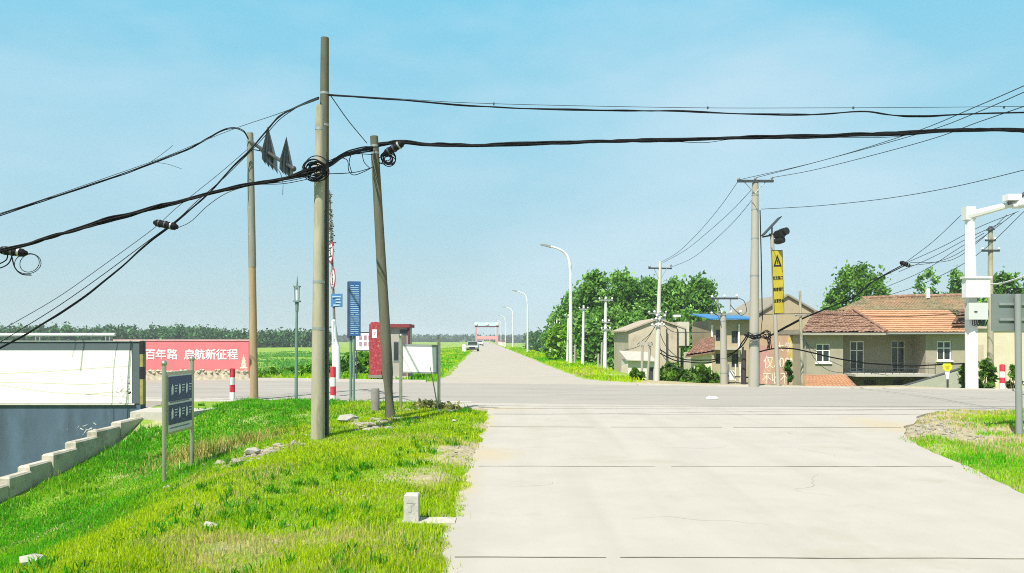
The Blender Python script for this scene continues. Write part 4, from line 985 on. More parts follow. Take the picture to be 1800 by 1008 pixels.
# ------------------------------------------------------------------ grey green lantern post
Y = 24.9; p = W(520.5, 708, Y)
t = thing('lantern_post', 'thin grey green post with small spiked lantern head', 'lamp post', p)
MB().tube([p - Vector((0, 0, .1)), W(521, 600, Y), W(522, 532, Y)], [.055, .045, .038], 10).build('shaft', m_greenpost, t)
b = MB()
for s in (-1, 1):
    for q in (-1, 1): b.tube([W(522 + s * 3.6, 532, Y + q * .06), W(522 + s * 4.4, 505, Y + q * .06)], .012, 6)
b.box(W(522, 530, Y), (.2, .2, .05)); b.box(W(522, 504, Y), (.2, .2, .04)); b.cyl(W(522, 548, Y), W(522, 530, Y), .05, .06, 10)
b.cyl(W(522.3, 503, Y), W(522.6, 485, Y), .035, .004, 8); b.build('lantern_frame', m_greenpost, t)
MB().cyl(W(522, 529, Y), W(522, 506, Y), .05, .05, 10).build('lantern_glass', mat('frosted', (.55, .6, .6), .3), t)

# ------------------------------------------------------------------ road sign pole with two round signs and a blue plate
Y = 37.5
sp_ = thing('road_sign', 'thin pole with two round prohibition signs and a small blue plate', 'road sign', W(588, 668, Y))
MB().tube([W(588, 668, Y), W(587.5, 560, Y), W(583, 430, Y), W(579, 335, Y)], [.07, .06, .055, .035], 8).build('pole', mat('vine_bark', (.16, .15, .12), .9, .3, 3), sp_)
b = MB()
for i in range(190):
    f_ = random.random(); c = W(579 + 5 * f_, 338 + 110 * f_, Y); b.rock(c + Vector((random.gauss(0, .05), random.gauss(0, .06), 0)), random.uniform(.03, .07))
b.build('dry_vine', mat('dry_vine', (.14, .16, .13), .95, .4, 8), sp_)
rs_ = Vector((math.cos(1.12), -math.sin(1.12), 0)); rn = Vector((-rs_.y, rs_.x, 0)) * -1
if rn.y > 0: rn = -rn
def disc(c, r, th, m, nm, off, r_in=0.0):
    b = MB(); n = 28
    po = [c + rn * off + rs_ * (math.cos(2 * math.pi * i / n) * r) + Vector((0, 0, math.sin(2 * math.pi * i / n) * r)) for i in range(n)]
    b.prism(po, rn * th); return b.build(nm, m, sp_)
for (px, py, ch) in ((584.5, 444, '工'), (588, 490, '5')):
    c = W(px, py, Y) + rn * .07
    d0 = disc(c, .53, .02, mat('sign_ring', (.30, .03, .07), .5), 'sign_disc', 0); d1 = disc(c, .41, .004, m_white, 'sign_face', .021)
    b = MB(); b.text(ch, c + rn * .026 - Vector((0, 0, .22)), rs_, (0, 0, 1), .62, .002, bold=.02)
    if ch == '5': b.prism([c + rn * .028 + rs_ * -.2 + Vector((0, 0, -.3)), c + rn * .028 + rs_ * .2 + Vector((0, 0, -.3)), c + rn * .028 + rs_ * .2 + Vector((0, 0, -.26)), c + rn * .028 + rs_ * -.2 + Vector((0, 0, -.26))], rn * .002)
    b.build('sign_numeral', m_black_paint, sp_)
b = MB(); b.box(W(592, 528.5, Y - .1), (.55, .04, .62), -.15); b.build('blue_plate', m_blue, sp_)
b = MB()
for i, (a, c_) in enumerate(((584, 600), (590, 599), (590, 600), (586, 598))):
    b.ext(W(a, 520.5 + 5 * i, Y - .15) + Vector((0, .0, 0)), W(c_ - 1, 523 + 5 * i, Y - .157))
b.build('plate_lettering', m_grid, sp_)
# pale wrapped stub pole
Y = 37.0
t = thing('wrapped_post', 'stout pale post wrapped in white sheeting beyond the road', 'post', W(591, 668, Y))
MB().tube([W(592, 668, Y), W(591, 610, Y), W(589, 590, Y), W(587, 562, Y)], [.19, .17, .13, .07], 12).build('post', mat('pale_sheet', (.55, .66, .66), .5, .08, 3), t)
MB().tube([W(586.3, 665, Y - .1), W(585, 564, Y - .1)], .06, 8).build('white_pipe', m_white, t)

# ------------------------------------------------------------------ blue tower sign
Y = 24.2
t = thing('tower_sign', 'tall dark blue folded sign full of pale text lines on two posts', 'sign', W(619, 708, Y))
for px in (616.5, 622):
    MB().tube([W(px, 709, Y + .06), W(px, 588, Y + .06)], .04, 10).build('post', m_greenpost, t)
b = MB(); lft_, mid_, rgt_ = Vector((X(609, Y), Y + .12, 0)), Vector((X(614.5, Y), Y - .06, 0)), Vector((X(633.5, Y), Y + .02, 0))
z0, z1 = Z(591, Y), Z(495, Y)
def vq(a, c, z0, z1): return [Vector((a.x, a.y, z0)), Vector((c.x, c.y, z0)), Vector((c.x, c.y, z1)), Vector((a.x, a.y, z1))]
b.prism(vq(lft_, mid_ - Vector((.004, 0, 0)), z0 - .06, z1), (0, .035, 0)); b.build('side_panel', m_dkblue, t)
b = MB(); b.prism(vq(mid_, rgt_, z0, z1), (0, .035, 0)); b.build('front_panel', m_blue if False else mat('tower_blue', (.03, .10, .26), .4), t)
b = MB(); u = (rgt_ - mid_)
for i in range(26):
    za = z1 - .14 - i * .058
    if za < z0 + .04: break
    for (s0, s1) in (((.12, .9),) if i % 5 else ((.12, .5), (.55, .9))):
        b.prism(vq(mid_ + u * s0, mid_ + u * (s1 - .1 * random.random()), za, za + .02), (0, -.004, 0))
b.build('text_lines', m_grid, t)

# ------------------------------------------------------------------ small white notice, red pillar, kiosk
Y = 36.6
t = thing('notice_sign', 'small white notice with six photos in a dark frame left of red pillar', 'sign', W(641, 665, Y))
b = MB(); b.ext(W(624, 617.5, Y), W(656.5, 584, Y) + Vector((0, .06, 0))); b.build('frame', m_dkmetal, t)
b = MB(); b.ext(W(625.5, 616, Y - .012), W(654, 586, Y)); b.build('panel', mat('notice_white', (.66, .64, .66), .6, .04), t)
b = MB()
for r_ in range(2):
    for k in range(3): b.ext(W(631.5 + 8 * k, 598 + 11 * r_, Y - .018), W(636.5 + 8 * k, 590 + 11 * r_, Y - .0125))
b.build('photo_prints', mat('notice_prints', (.30, .22, .26), .6, .5, 6), t)
for px in (627, 653): MB().tube([W(px, 668, Y + .03), W(px, 617, Y + .03)], .025, 8).build('leg', m_dkmetal, t)
Y = 36.2
t = thing('red_pillar', 'dark red patterned pillar with rounded top and white label beside the kiosk', 'pillar', W(659, 662, Y))
b = MB(); pts = [W(648.5, 660, Y), W(670.5, 660, Y), W(670.5, 574, Y), W(668, 568.5, Y), W(661, 566, Y), W(653, 566.5, Y), W(648.8, 571, Y)]
b.prism(pts, (0, .5, 0)); b.build('body', mat('pillar_red', (.28, .035, .045), .7, .5, 9, stain=(.42, .20, .18), stain_at=.55, stain_scale=9), t)
b = MB(); b.ext(W(654, 594, Y - .012), W(662.5, 579.5, Y - .002)); b.build('label_plate', m_white, t)
b = MB(); b.ext(W(647.5, 665, Y) + Vector((0, -.05, 0)), W(671.5, 659.5, Y) + Vector((0, .55, 0))); b.build('plinth', mat('plinth_grey', (.2, .19, .16), .9), t)
MB().text('7', W(658.2, 591, Y - .013), (1, 0, 0), (0, 0, 1), .28, .003).build('label_mark', m_red, t)
Y = 36.9
t = thing('roadside_kiosk', 'grey roadside kiosk with dark red flat roof behind the leaning pole', 'kiosk', W(697, 664, Y))
b = MB(); b.ext(W(674, 662, Y), W(716.5, 575, Y) + Vector((0, 1.6, 0))); b.build('wall', mat('kiosk_grey', (.33, .32, .28), .7, .06), t)
b = MB(); b.ext(W(671.5, 576, Y) + Vector((0, -.2, 0)), W(720.5, 570, Y) + Vector((0, 1.75, 0))); b.build('roof', mat('kiosk_red', (.20, .035, .04), .6), t)
b = MB(); b.ext(W(717, 662, Y) + Vector((0, -.1, 0)), W(720.2, 576, Y) + Vector((0, .05, 0))); b.build('column', mat('kiosk_column', (.10, .03, .04), .6), t)
b = MB(); b.ext(W(691, 636, Y - .03), W(702, 600, Y - .002)); f = b.build('window', m_metal, t)
b = MB(); b.ext(W(692.5, 634, Y - .036), W(700.5, 602, Y - .031)); b.build('pane', m_glass, f)
b = MB(); b.ext(W(704, 661, Y - .03), W(714, 590, Y - .002)); b.build('door', mat('kiosk_door', (.12, .10, .09), .6, .2), t)
b = MB(); b.ext(W(703, 588, Y - .04), W(716, 580, Y - .002)); b.build('transom', m_glass, t)
b = MB(); b.ext(W(673, 668, Y) + Vector((0, -.15, 0)), W(718, 661.5, Y) + Vector((0, 1.65, 0))); b.build('plinth', m_kerb, t)

# ------------------------------------------------------------------ grey concrete stub, white notice board, leaning stick
Y = 20.6
b = MB(); x = X(659.5, Y); b.tube([(x, Y, -.15), (x, Y, Z(686, Y)), (x, Y, Z(683, Y))], [.118, .112, .095], 12)
tag(b.build('concrete_stub', mat('stub_grey', (.20, .19, .175), .9, .2, 5), loc=(x, Y, 0)), 'short grey concrete stub post left of the leaning pole', 'post')
Y = 20.9
t = thing('white_notice_board', 'blank white notice board between two steel posts with ball tops', 'notice board', W(738, 725, Y))
for px, yt, yb in ((704.5, 593, 724), (771.5, 595, 726)):
    p = W(px, yt, Y); q = MB().tube([W(px, yb + 5, Y), p], .042, 12).build('post', m_stainless, t)
    MB().ball(p + Vector((0, 0, .03)), .06).build('ball_cap', m_stainless, q)
b = MB(); b.prism([W(707.5, 656, Y - .02), W(768.5, 657.5, Y - .02), W(768.5, 606.5, Y - .02), W(707.5, 605, Y - .02)], (0, .05, 0)); b.build('frame', m_grey, t)
b = MB(); b.prism([W(709, 653.5, Y - .024), W(767, 655, Y - .024), W(767, 611, Y - .024), W(709, 609.5, Y - .024)], (0, .003, 0)); b.build('panel', m_white, t)
b = MB(); b.tube([W(756, 645, Y - .2), W(763, 680, Y - .25), W(771.5, 729, Y - .35)], [.010, .016, .02], 7)
tag(b.build('leaning_stick', m_pole_pale, loc=W(771, 729, Y - .35)), 'white stick leaning against the white notice board', 'stick')
# heap of dead leaves at its foot
cs, rs, cc = [], [], []
for i in range(26):
    px = random.uniform(728, 806); Yh = random.uniform(20.9, 21.7); x = X(px, Yh)
    cs.append((x, Yh, .05 + random.random() * .12)); rs.append(.16); k = random.random(); cc.append((.14 + .40 * k, .16 + .34 * k, .05 + .13 * k))
v, c = leafcloud(cs, rs, 40, .07, cc, .6)
tag(npmesh('leaf_litter', v, np.arange(len(v)), 4, m_leaf, c, kind='stuff'), 'heap of dead leaves and cuttings beside the white notice board', 'leaf litter')
# dry straw and rank weeds on the bank beyond the information board
k = 3000; x = RNG.normal(-6.15, .62, k); y = RNG.normal(16.7, .62, k)
kk = vnoise(x, y, .35, 71) > .38; x, y = x[kk], y[kk]; k = len(x)
c = np.where((RNG.random(k) < .62)[:, None], np.array((.58, .47, .15)) * (.55 + .7 * RNG.random((k, 1))), np.array((.16, .34, .02)) * (.4 + .8 * RNG.random((k, 1))))
tag(blades('dry_brush', 'dry straw coloured brush on the bank behind the information board', np.stack([x, y], 1), ground(x, y), (.12 + .26 * RNG.random(k)) * (.4 + vnoise(x, y, .5, 72)), np.full(k, .007), c, lean=1.1), cat='brush')

# ------------------------------------------------------------------ litter on the road
b = MB(); c = W(1253, 702, 25.4); c.z = .01
for k in range(4):
    o_ = c + Vector((random.uniform(-.16, .16), random.uniform(-.1, .1), 0)); b.add([o_ + Vector((-.12, -.06, .0)), o_ + Vector((.1, -.08, .03)), o_ + Vector((.13, .07, .01)), o_ + Vector((0, .02, .09)), o_ + Vector((-.1, .09, .02))], [(0, 1, 3), (1, 2, 3), (2, 4, 3), (4, 0, 3)])
tag(b.build('paper_litter', m_white, loc=c), 'crumpled white paper lying on the grey cross road', 'litter')

# ------------------------------------------------------------------ street lamps
Y = 59.0; base = W(1003, 643, Y)
sl = thing('street_lamp', 'nearest white curved street lamp at the grove edge', 'street lamp', base, 'white street lamps along the far road')
MB().tube(spline([base, W(1003, 560, Y), W(1002.5, 480, Y), W(1000, 458, Y), W(993, 445, Y), W(982, 438, Y), W(968, 433.5, Y)], 4), [.14 - .0030 * i for i in range(25)], 12).build('pole', m_wpole, sl)
d_ = MB(); d_.prism([W(968.5, 435.5, Y), W(950, 430.5, Y), W(950, 429, Y), W(956, 429.2, Y), W(969, 431.5, Y)], (0, .32, 0)); d_.build('lamp_head', m_grey, sl)
MB().box(base + Vector((0, 0, .02)), (.4, .4, .06)).build('base_plate', m_metal, sl)
ordn = ['second', 'third', 'fourth', 'fifth', 'sixth', 'seventh']
for k in range(6):
    Yk = [115, 172, 232, 290, 350, 410][k]; xk = FRC(Yk) + FRW + 1.65
    dup(sl, (xk, Yk, 0.0), ordn[k] + ' white street lamp counting away from the junction')

# ------------------------------------------------------------------ arch over the road, red gate, car, marker
Y = 290; ar = thing('road_arch', 'distant red framed arch with blue white board spanning the road', 'arch', (FRC(Y), Y, 0))
m_ar = mat('arch_red', (.50, .24, .26), .6); m_ab = mat('arch_board', (.45, .68, .74), .5, .1)
xa, xb = X(837, Y), X(874.5, Y)
for x in (xa, xb):
    b = MB(); b.box((x, Y, Z(574, Y) / 2), (.55, .6, Z(574, Y))); b.build('column', m_ar, ar)
b = MB(); b.ext((xa - .5, Y - .3, Z(575.5, Y)), (xb + .5, Y + .3, Z(573, Y))); b.build('beam', mat('arch_beam', (.10, .05, .07), .6), ar)
b = MB(); b.ext((xa - .2, Y - .2, Z(573, Y)), (xb + .2, Y + .2, Z(567.5, Y))); b.build('board', m_ab, ar)
b = MB()
for px in (837, 856, 874): b.ball((X(px, Y), Y - .3, Z(570, Y)), .7, 8, 6, (1, .4, 1))
b.text('百年新征程', (X(855.5, Y), Y - .21, Z(572.2, Y)), (1, 0, 0), (0, 0, 1), 1.0, .01, sx=1.2) if False else None
b.build('roundel', m_white, ar)
Y = 330; gt = thing('height_gate', 'low red barrier gate behind the distant arch', 'gate', (FRC(Y), Y, 0))
b = MB(); b.ext((X(838, Y), Y, Z(597, Y)), (X(873, Y), Y + .3, Z(591, Y))); b.build('banner', mat('gate_banner', (.62, .28, .27), .7), gt)
for px in (838, 850, 861, 873):
    b = MB(); b.box((X(px, Y), Y + .15, Z(597, Y) / 2), (.4, .4, Z(597, Y))); b.build('post', m_ar, gt)
b = MB()
for k in range(10): pass
mp_ = None
for k in range(9):
    Yk = 196 + k * 11; xk = FRC(Yk) + FRW + .7
    if mp_ is None:
        mp_ = thing('guard_post', 'first short white guard post along the right road edge', 'guard post', (xk, Yk, 0), 'short guard posts before the arch')
        MB().tube([(xk, Yk, -.1), (xk, Yk, 1.15)], .11, 8).build('shaft', m_white, mp_); MB().tube([(xk, Yk, 1.15), (xk, Yk, 1.32)], .112, 8).build('red_top', m_red, mp_)
    else: dup(mp_, (xk, Yk, 0), ['second', 'third', 'fourth', 'fifth', 'sixth', 'seventh', 'eighth', 'farthest'][k - 1] + ' short white guard post along the right road edge')
# white van far on the road
def car(name, label, cx, cy, w, l, h, paint, hood=.62, roof0=.95):
    t = thing(name, label, 'car', (cx, cy, 0))
    b = MB(); y0 = cy
    prof = [(0, .32), (.02, .62), (.12, .88), (1.05, .98), (1.72, h - .06), (2.2, h), (l - .9, h - .03), (l - .35, 1.05), (l - .04, .95), (l, .35)]
    n = len(prof); hw = w / 2; vs = []
    for s in (-1, 1):
        for (yy, zz) in prof:
            k = hw * (1 if zz < 1.05 else .82); vs.append((cx + s * k, y0 + yy, zz))
    b.add(vs, [(i, (i + 1) % n, n + (i + 1) % n, n + i) for i in range(n)] + [tuple(range(n)), tuple(range(2 * n - 1, n - 1, -1))]); b.build('body', paint, t)
    b = MB(); g0, g1 = prof[3], prof[4]
    b.face((cx - hw * .84, y0 + g0[0] + .03, g0[1] + .09), (cx + hw * .84, y0 + g0[0] + .03, g0[1] + .09), (cx + hw * .74, y0 + g1[0] - .07, g1[1] - .02), (cx - hw * .74, y0 + g1[0] - .07, g1[1] - .02)); b.build('windscreen', m_glass, t)
    for s in (-1, 1):
        b = MB(); b.face((cx + s * (hw * .93), y0 + 1.35, 1.08), (cx + s * (hw * .93), y0 + l - .75, 1.08), (cx + s * (hw * .845), y0 + l - 1.0, h - .12), (cx + s * (hw * .845), y0 + 1.85, h - .12)); b.build('side_window', m_glass, t)
        b = MB(); b.box((cx + s * hw * .74, y0 - .0, .72), (.32, .08, .15)); b.build('headlight', m_white, t)
        b = MB(); b.box((cx + s * (hw + .1), y0 + 1.45, 1.1), (.2, .1, .14)); b.build('mirror', paint, t)
        for yy in (.85, l - .85):
            b = MB(); b.cyl((cx + s * (hw - .2), y0 + yy, .33), (cx + s * (hw + .01), y0 + yy, .33), .33, .33, 16); wh = b.build('wheel', m_black_paint, t)
            MB().cyl((cx + s * (hw + .012), y0 + yy, .33), (cx + s * (hw + .02), y0 + yy, .33), .2, .2, 12).build('rim', m_metal, wh)
    b = MB(); b.box((cx, y0 - .02, .62), (w * .5, .06, .16)); b.build('grille', m_black_paint, t)
    b = MB(); b.box((cx, y0 - .01, .36), (w * .98, .14, .2)); b.build('bumper', m_black_paint, t)
    return t
m_silver = mat('silver_car_paint', (.30, .35, .33), .3, .04, 2, metal=.3)
car('parked_car', 'silver grey car facing us at the left edge of the far road', X(830, 127), 127, 1.85, 4.4, 1.62, m_silver)
car('distant_car', 'tiny white car far down the road just right of the silver car', X(843.5, 235), 235, 1.8, 4.3, 1.5, m_white)
Y = 118; b = MB(); b.box((X(815.5, Y), Y, .55), (.5, .2, 1.1)); b.box((X(815.5, Y), Y, 1.12), (.36, .16, .12))
tag(b.build('kilometre_stone', m_white, loc=(X(815.5, Y), Y, 0)), 'small white kilometre stone on the verge left of the silver car', 'marker stone')

# ------------------------------------------------------------------ poles on the right
def crossarm(t, pL, pR, m=m_metal, ins=3, s=.05, insm=None, h=.16):
    b = MB(); d = (pR - pL); ang = math.atan2(d.y, d.x); b.box((pL + pR) / 2, (d.length, s * 1.4, s * 1.6), ang); a = b.build('crossarm', m, t)
    for i in range(ins):
        c = pL.lerp(pR, .04 + .92 * i / max(1, ins - 1)); q = MB(); q.cyl(c, c + Vector((0, 0, h * .5)), .018, .018, 6); q.tube([c + Vector((0, 0, h * .4)), c + Vector((0, 0, h * .6)), c + Vector((0, 0, h * .8)), c + Vector((0, 0, h))], [.045, .06, .045, .03], 8)
        q.build('insulator', m_white if insm is None else insm, a)
    return a
m_ins = mat('insulator_brown', (.2, .2, .2), .3)
t, a, c = pole('big pale concrete pole with wide crossarm at the far kerb', (1325, 684), (1327.5, 322), 31.8, .215, .125, m_pole_pale, bands=(.94, .87, .73, .55, .27, .24, .21))
crossarm(t, W(1296, 319.5, 31.7), W(1359.5, 318, 31.7), m_dkmetal, 3, .06, m_ins)
b = MB()
for px in (1309, 1345): b.tube([W(px, 321, 31.7), W(1327, 340, 31.68)], .018, 6)
b.build('brace', m_metal, t)
b = MB(); b.tube([W(1336, 370, 31.75), W(1338, 450, 31.75), W(1340, 560, 31.75), W(1337, 592, 31.7)], .022, 6); b.build('downlead', m_black, t)
b = MB()
for k in range(8):
    pts = [W(1312 + random.uniform(-5, 5), 588 + random.uniform(-4, 4), 31.5), W(1326, 592 + random.uniform(-4, 5), 31.45), W(1346 + random.uniform(-4, 8), 588 + random.uniform(-8, 10), 31.5), W(1352 + random.uniform(-4, 6), 600 + random.uniform(-6, 18), 31.6)]
    b.tube(spline(pts, 5), .018, 5)
tag(b.build('cable_coil', m_black, loc=W(1326, 592, 31.5)), 'tangle of black cable strapped to the big pole with the crossarm', 'cable coil', 'coils of spare cable')
# transformer pole
t, a, c = pole('stubby pale pole carrying two crossarm frames beside the big pole', (1273, 682), (1271, 552), 33.6, .16, .125, m_pole_pale, bands=(.9, .4, .2))
crossarm(t, W(1249, 554, 33.5), W(1304, 552, 33.5), m_metal, 4, .05)
for px in (1262, 1284):
    MB().tube([W(px, 552, 33.5), W(px, 524, 33.5)], .03, 8).build('upright', m_metal, t)
crossarm(t, W(1250, 526, 33.5), W(1297, 524, 33.5), m_dkmetal, 3, .05)
b = MB()
for pts in ([(1297, 524), (1308, 530), (1312, 548), (1302, 556)], [(1252, 524), (1262, 538), (1268, 552)], [(1284, 536), (1292, 546), (1300, 552)], [(1256, 528), (1250, 545), (1262, 556), (1268, 572)]):
    b.tube(spline([W(x, y, 33.45) for x, y in pts], 5), .016, 5)
b.build('jumper_wire', m_wire, t)
# clutter between the two poles
t = thing('junction_cabinet', 'white meter cabinet on a rack between the stubby pole and big pole', 'cabinet', W(1297, 682, 33.9))
b = MB(); b.ext(W(1282, 668, 33.9), W(1291, 652, 33.9) + Vector((0, .25, 0))); b.build('box', m_white, t)
b = MB()
for px in (1281, 1293, 1301): b.tube([W(px, 684, 34), W(px, 640, 34)], .03, 6)
b.build('rack_leg', m_white, t)
b = MB(); b.tube([W(1279, 661, 34), W(1318, 664, 34)], .035, 6); b.tube([W(1279, 673, 34), W(1318, 674, 34)], .035, 6); b.build('rail', m_dkmetal, t)
b = MB(); b.tube([W(1308, 684, 33.2), W(1308, 616, 33.2)], .09, 8); b.tube([W(1303, 684, 33.3), W(1306, 610, 33.3)], .04, 6)
tag(b.build('cable_riser', mat('riser_dark', (.05, .04, .04), .7), loc=W(1308, 684, 33.2)), 'dark cable riser pipes just left of the big pole', 'pipe')
# white pole with star crossarms
t, a, c = pole('slender white pole with star shaped arms before the gabled house', (1154, 678), (1160.5, 460), 36.0, .135, .07, mat('pale_pole', (.46, .46, .40), .8, .08, 2, stretch=(3, 3, .5)))
crossarm(t, W(1140, 473, 35.9), W(1181, 471, 36.1), m_dkmetal, 3, .04, m_ins)
b = MB(); b.tube([W(1150, 473, 35.95), W(1158, 490, 35.95)], .015, 6); b.tube([W(1172, 472, 35.95), W(1162, 490, 35.95)], .015, 6); b.build('brace', m_metal, t)
for (x0, y0, x1, y1) in ((1140, 552, 1172, 552), (1145, 566, 1170, 558), (1150, 550, 1164, 572), (1146, 574, 1168, 574)):
    crossarm(t, W(x0, y0, 35.85), W(x1, y1, 35.85), m_metal, 4, .022, mat('insulator_pale', (.45, .46, .43), .4) if x0 == 1140 else None, .13)
# thin poles further up the road
GP = 'thin poles along the grove'
def thinpole(lab, px, yb, yt, Y, arms, r=.10, m=m_wpole):
    p0, p1 = W(px, yb, Y), W(px + 2, yt, Y); t = thing('utility_pole', lab, 'utility pole', p0, GP)
    MB().tube([p0 - Vector((0, 0, .5)), p1], [r, r * .6], 10).build('shaft', m, t)
    for dy, hw in arms: crossarm(t, W(px + 2 - hw, yt + dy, Y - .1), W(px + 2 + hw, yt + dy, Y - .1), m_metal, 2 if hw < 8 else 3, .045)
    return t
thinpole('thin pale pole with pronged arms standing right of the lamp before the trees', 1063, 655, 522, 46, [(6, 12), (45, 6), (58, 8)], .12)
thinpole('thin pale pole midway between the lamp and the pronged arm pole', 1024, 644, 537, 53, [(7, 8)], .11)
thinpole('thin pole close left of the nearest street lamp', 997, 637, 553, 64, [(3, 6)], .10)
thinpole('short distant pole left of the lamp in the grove shade', 977, 622, 562, 80, [(8, 5)], .10)
thinpole('farthest thin pole at the left end of the grove', 967, 618, 572, 95, [(3, 5)], .10)
for px, yb, yt, Y, lab in ((1051, 650, 622, 47, 'left stick of the short pair under the grove'), (1057, 648, 602, 48, 'right taller stick of the short pair under the grove'),
        (1010, 640, 606, 58, 'short pale stake just right of the nearest lamp'), (1128, 676, 604, 36.5, 'short pale stake left of the white pole before the gabled house'), (1137, 672, 605, 38, 'slanted pale stake beside the white pole')):
    p0 = W(px, yb, Y); b = MB(); b.tube([p0 - Vector((0, 0, .3)), W(px + (6 if 'slanted' in lab else 1), yt, Y)], .06, 8)
    if Y < 40: b.box(W(px + (6 if 'slanted' in lab else 1), yt, Y), (.22, .15, .2))
    tag(b.build('stake', m_pole_pale, loc=p0), lab, 'stake', 'short stakes by the grove')
# thin pole by mural
t, a, c = pole('thin dark pole at the corner between mural wall and tiled house', (1411, 682), (1406, 512), 34.5, .075, .05, m_pole, bands=(.95, .5))
b = MB()
for px, py in ((1399, 554), (1420, 553)): b.ball(W(px, py, 34.4), .06)
b.tube([W(1398, 555, 34.4), W(1421, 554, 34.4)], .02, 6); b.build('bracket', m_metal, t)
t, a, c = pole('grey pole with two short crossarms right of the white camera pole', (1741, 672), (1741, 405), 38, .15, .10, m_pole, bands=(.9,))
crossarm(t, W(1726, 441, 37.9), W(1757, 441, 37.9), m_dkmetal, 2, .06)
crossarm(t, W(1732, 423, 37.9), W(1750, 423, 37.9), m_dkmetal, 2, .05)
MB().tube([W(1741, 405, 38), W(1741, 398, 38)], [.2, .06], 8).build('cap', m_dkmetal, t)

# ------------------------------------------------------------------ yellow warning sign with flasher
Y = 32.0
t = thing('warning_sign', 'tall yellow vertical warning sign with triangle on a leaning pole', 'warning sign', W(1368, 683, Y))
MB().tube([W(1368, 685, Y), W(1362, 550, Y), W(1357, 412, Y)], [.085, .08, .075], 12).build('pole', m_pole_pale, t)
q0, q1, q2, q3 = W(1361, 552, Y - .10), W(1378.5, 551, Y - .02), W(1375.5, 440, Y - .02), W(1356, 440, Y - .10)
b = MB(); b.prism([q0, q1, q2, q3], (0, .04, 0)); b.build('panel', m_yellow, t)
b = MB(); Rr = (q1 - q0).normalized(); Uu = (q3 - q0).normalized(); N_ = Rr.cross(Uu)
def sp(u, v): return q0 + (q1 - q0) * u + (q3 - q0) * v + N_ * .004 + (q2 - q1 - (q3 - q0)) * u * v
tri = [sp(.12, .74), sp(.90, .74), sp(.51, .93)]; ti = [sp(.30, .765), sp(.72, .765), sp(.51, .875)]
for i in range(3): b.face(tri[i], tri[(i + 1) % 3], ti[(i + 1) % 3], ti[i])
b.face(sp(.48, .785), sp(.54, .785), sp(.55, .84), sp(.47, .84)); 
for v, txt in ((.60, '交叉路口'), (.42, '减速慢行'), (.24, '注意安全')):
    b.text(txt, sp(.5, v - .06), Rr, Uu, .155, .002, bold=.03, sx=.72)
for u0, u1, v0, v1 in ((.0, .04, 0, 1), (.96, 1, 0, 1), (.0, 1, 0, .008), (0, 1, .992, 1)): b.face(sp(u0, v0), sp(u1, v0), sp(u1, v1), sp(u0, v1))
b.build('lettering', m_black_paint, t)
fl_ = thing('flasher_lamp', 'black hooded flasher lamp with tilted solar panel above the yellow sign', 'flasher', W(1357, 413, Y))
b = MB(); b.cyl(W(1352, 413, Y), W(1357, 413, Y), .05, .05, 8); b.tube([W(1340, 417, Y), W(1366, 412, Y)], .035, 6); b.tube([W(1357, 416, Y), W(1357, 396, Y)], .03, 6); b.build('bracket', m_dkmetal, fl_)
b = MB(); pc, pd = W(1341, 415, Y), W(1371, 383, Y); wv = Vector((0, .5, 0))
b.prism([pc - wv * .5, pd - wv * .5, pd + wv * .5, pc + wv * .5], Vector((-.02, 0, .03))); b.build('solar_panel', m_dkmetal, fl_)
b = MB()
for (px, py, r) in ((1366, 413, .17), (1373, 409, .15), (1366, 424, .14)):
    cc_ = W(px, py, Y - .05); b.tube([cc_ + Vector((0, .16, 0)), cc_, cc_ + Vector((.05, -.2, 0)), cc_ + Vector((.12, -.34, .02))], [r * .7, r, r * 1.02, r * .98], 14)
b.prism([W(1374, 404, Y - .1), W(1384, 404, Y - .1), W(1382, 412, Y - .1), W(1376, 417, Y - .1)], (0, .2, 0)); b.build('lamp_hood', m_black_paint, fl_)

# ------------------------------------------------------------------ white camera pole
Y = 30.8
t = thing('camera_pole', 'thick white pole with side arm carrying traffic cameras and two boxes', 'camera pole', W(1708, 683, Y))
MB().tube([W(1708, 685, Y), W(1707, 560, Y), W(1704, 372, Y)], [.235, .225, .165], 8, smooth=False).build('pole', m_white, t)
b = MB(); b.box(W(1702.5, 376, Y), (.36, .36, .5)); b.build('joint_box', m_wpole, t)
b = MB(); b.tube([W(1700, 380, Y - .05), W(1772, 361, Y - .6), W(1830, 349, Y - 1.1)], [.16, .115, .10], 8, smooth=False); b.build('arm', m_white, t)
b = MB(); b.ext(W(1698.5, 523, Y - .55), W(1732.5, 489, Y - .25)); cb = b.build('upper_box', m_white, t)
b = MB(); b.ext(W(1697, 489.5, Y - .6), W(1734, 487, Y - .22)); b.build('lid', m_wpole, cb)
b = MB(); b.ext(W(1703, 562, Y - .5), W(1730, 533, Y - .24)); lb = b.build('lower_box', mat('box_grey', (.48, .52, .48), .5, .05), t)
b = MB(); b.tube([W(1713, 548, Y - .52), W(1718, 548, Y - .52)], .02, 6); b.build('handle', m_dkmetal, lb)
b = MB()
for k in range(6): b.tube(spline([W(1710 + 3 * k, 562, Y - .3), W(1712 + 4 * k, 570 + random.uniform(-2, 4), Y - .35), W(1735 + random.uniform(-3, 3), 552, Y - .3), W(1732, 535, Y - .3)], 4), .018, 5)
b.build('cable', m_dkmetal, t)
for px in (1684, 1795):
    pass
cmr = thing('traffic_camera', 'white dome camera and box camera at the arm end by the right edge', 'camera', W(1785, 352, Y - .7))
b = MB(); b.ext(W(1772, 352, Y - .95), W(1786, 344, Y - .6)); b.build('housing', m_white, cmr)
b = MB(); b.ball(W(1793, 358, Y - .8), .2, 12, 8); b.tube([W(1780, 362, Y - .75), W(1800, 360, Y - .85)], .12, 10); b.build('dome', m_white, cmr)
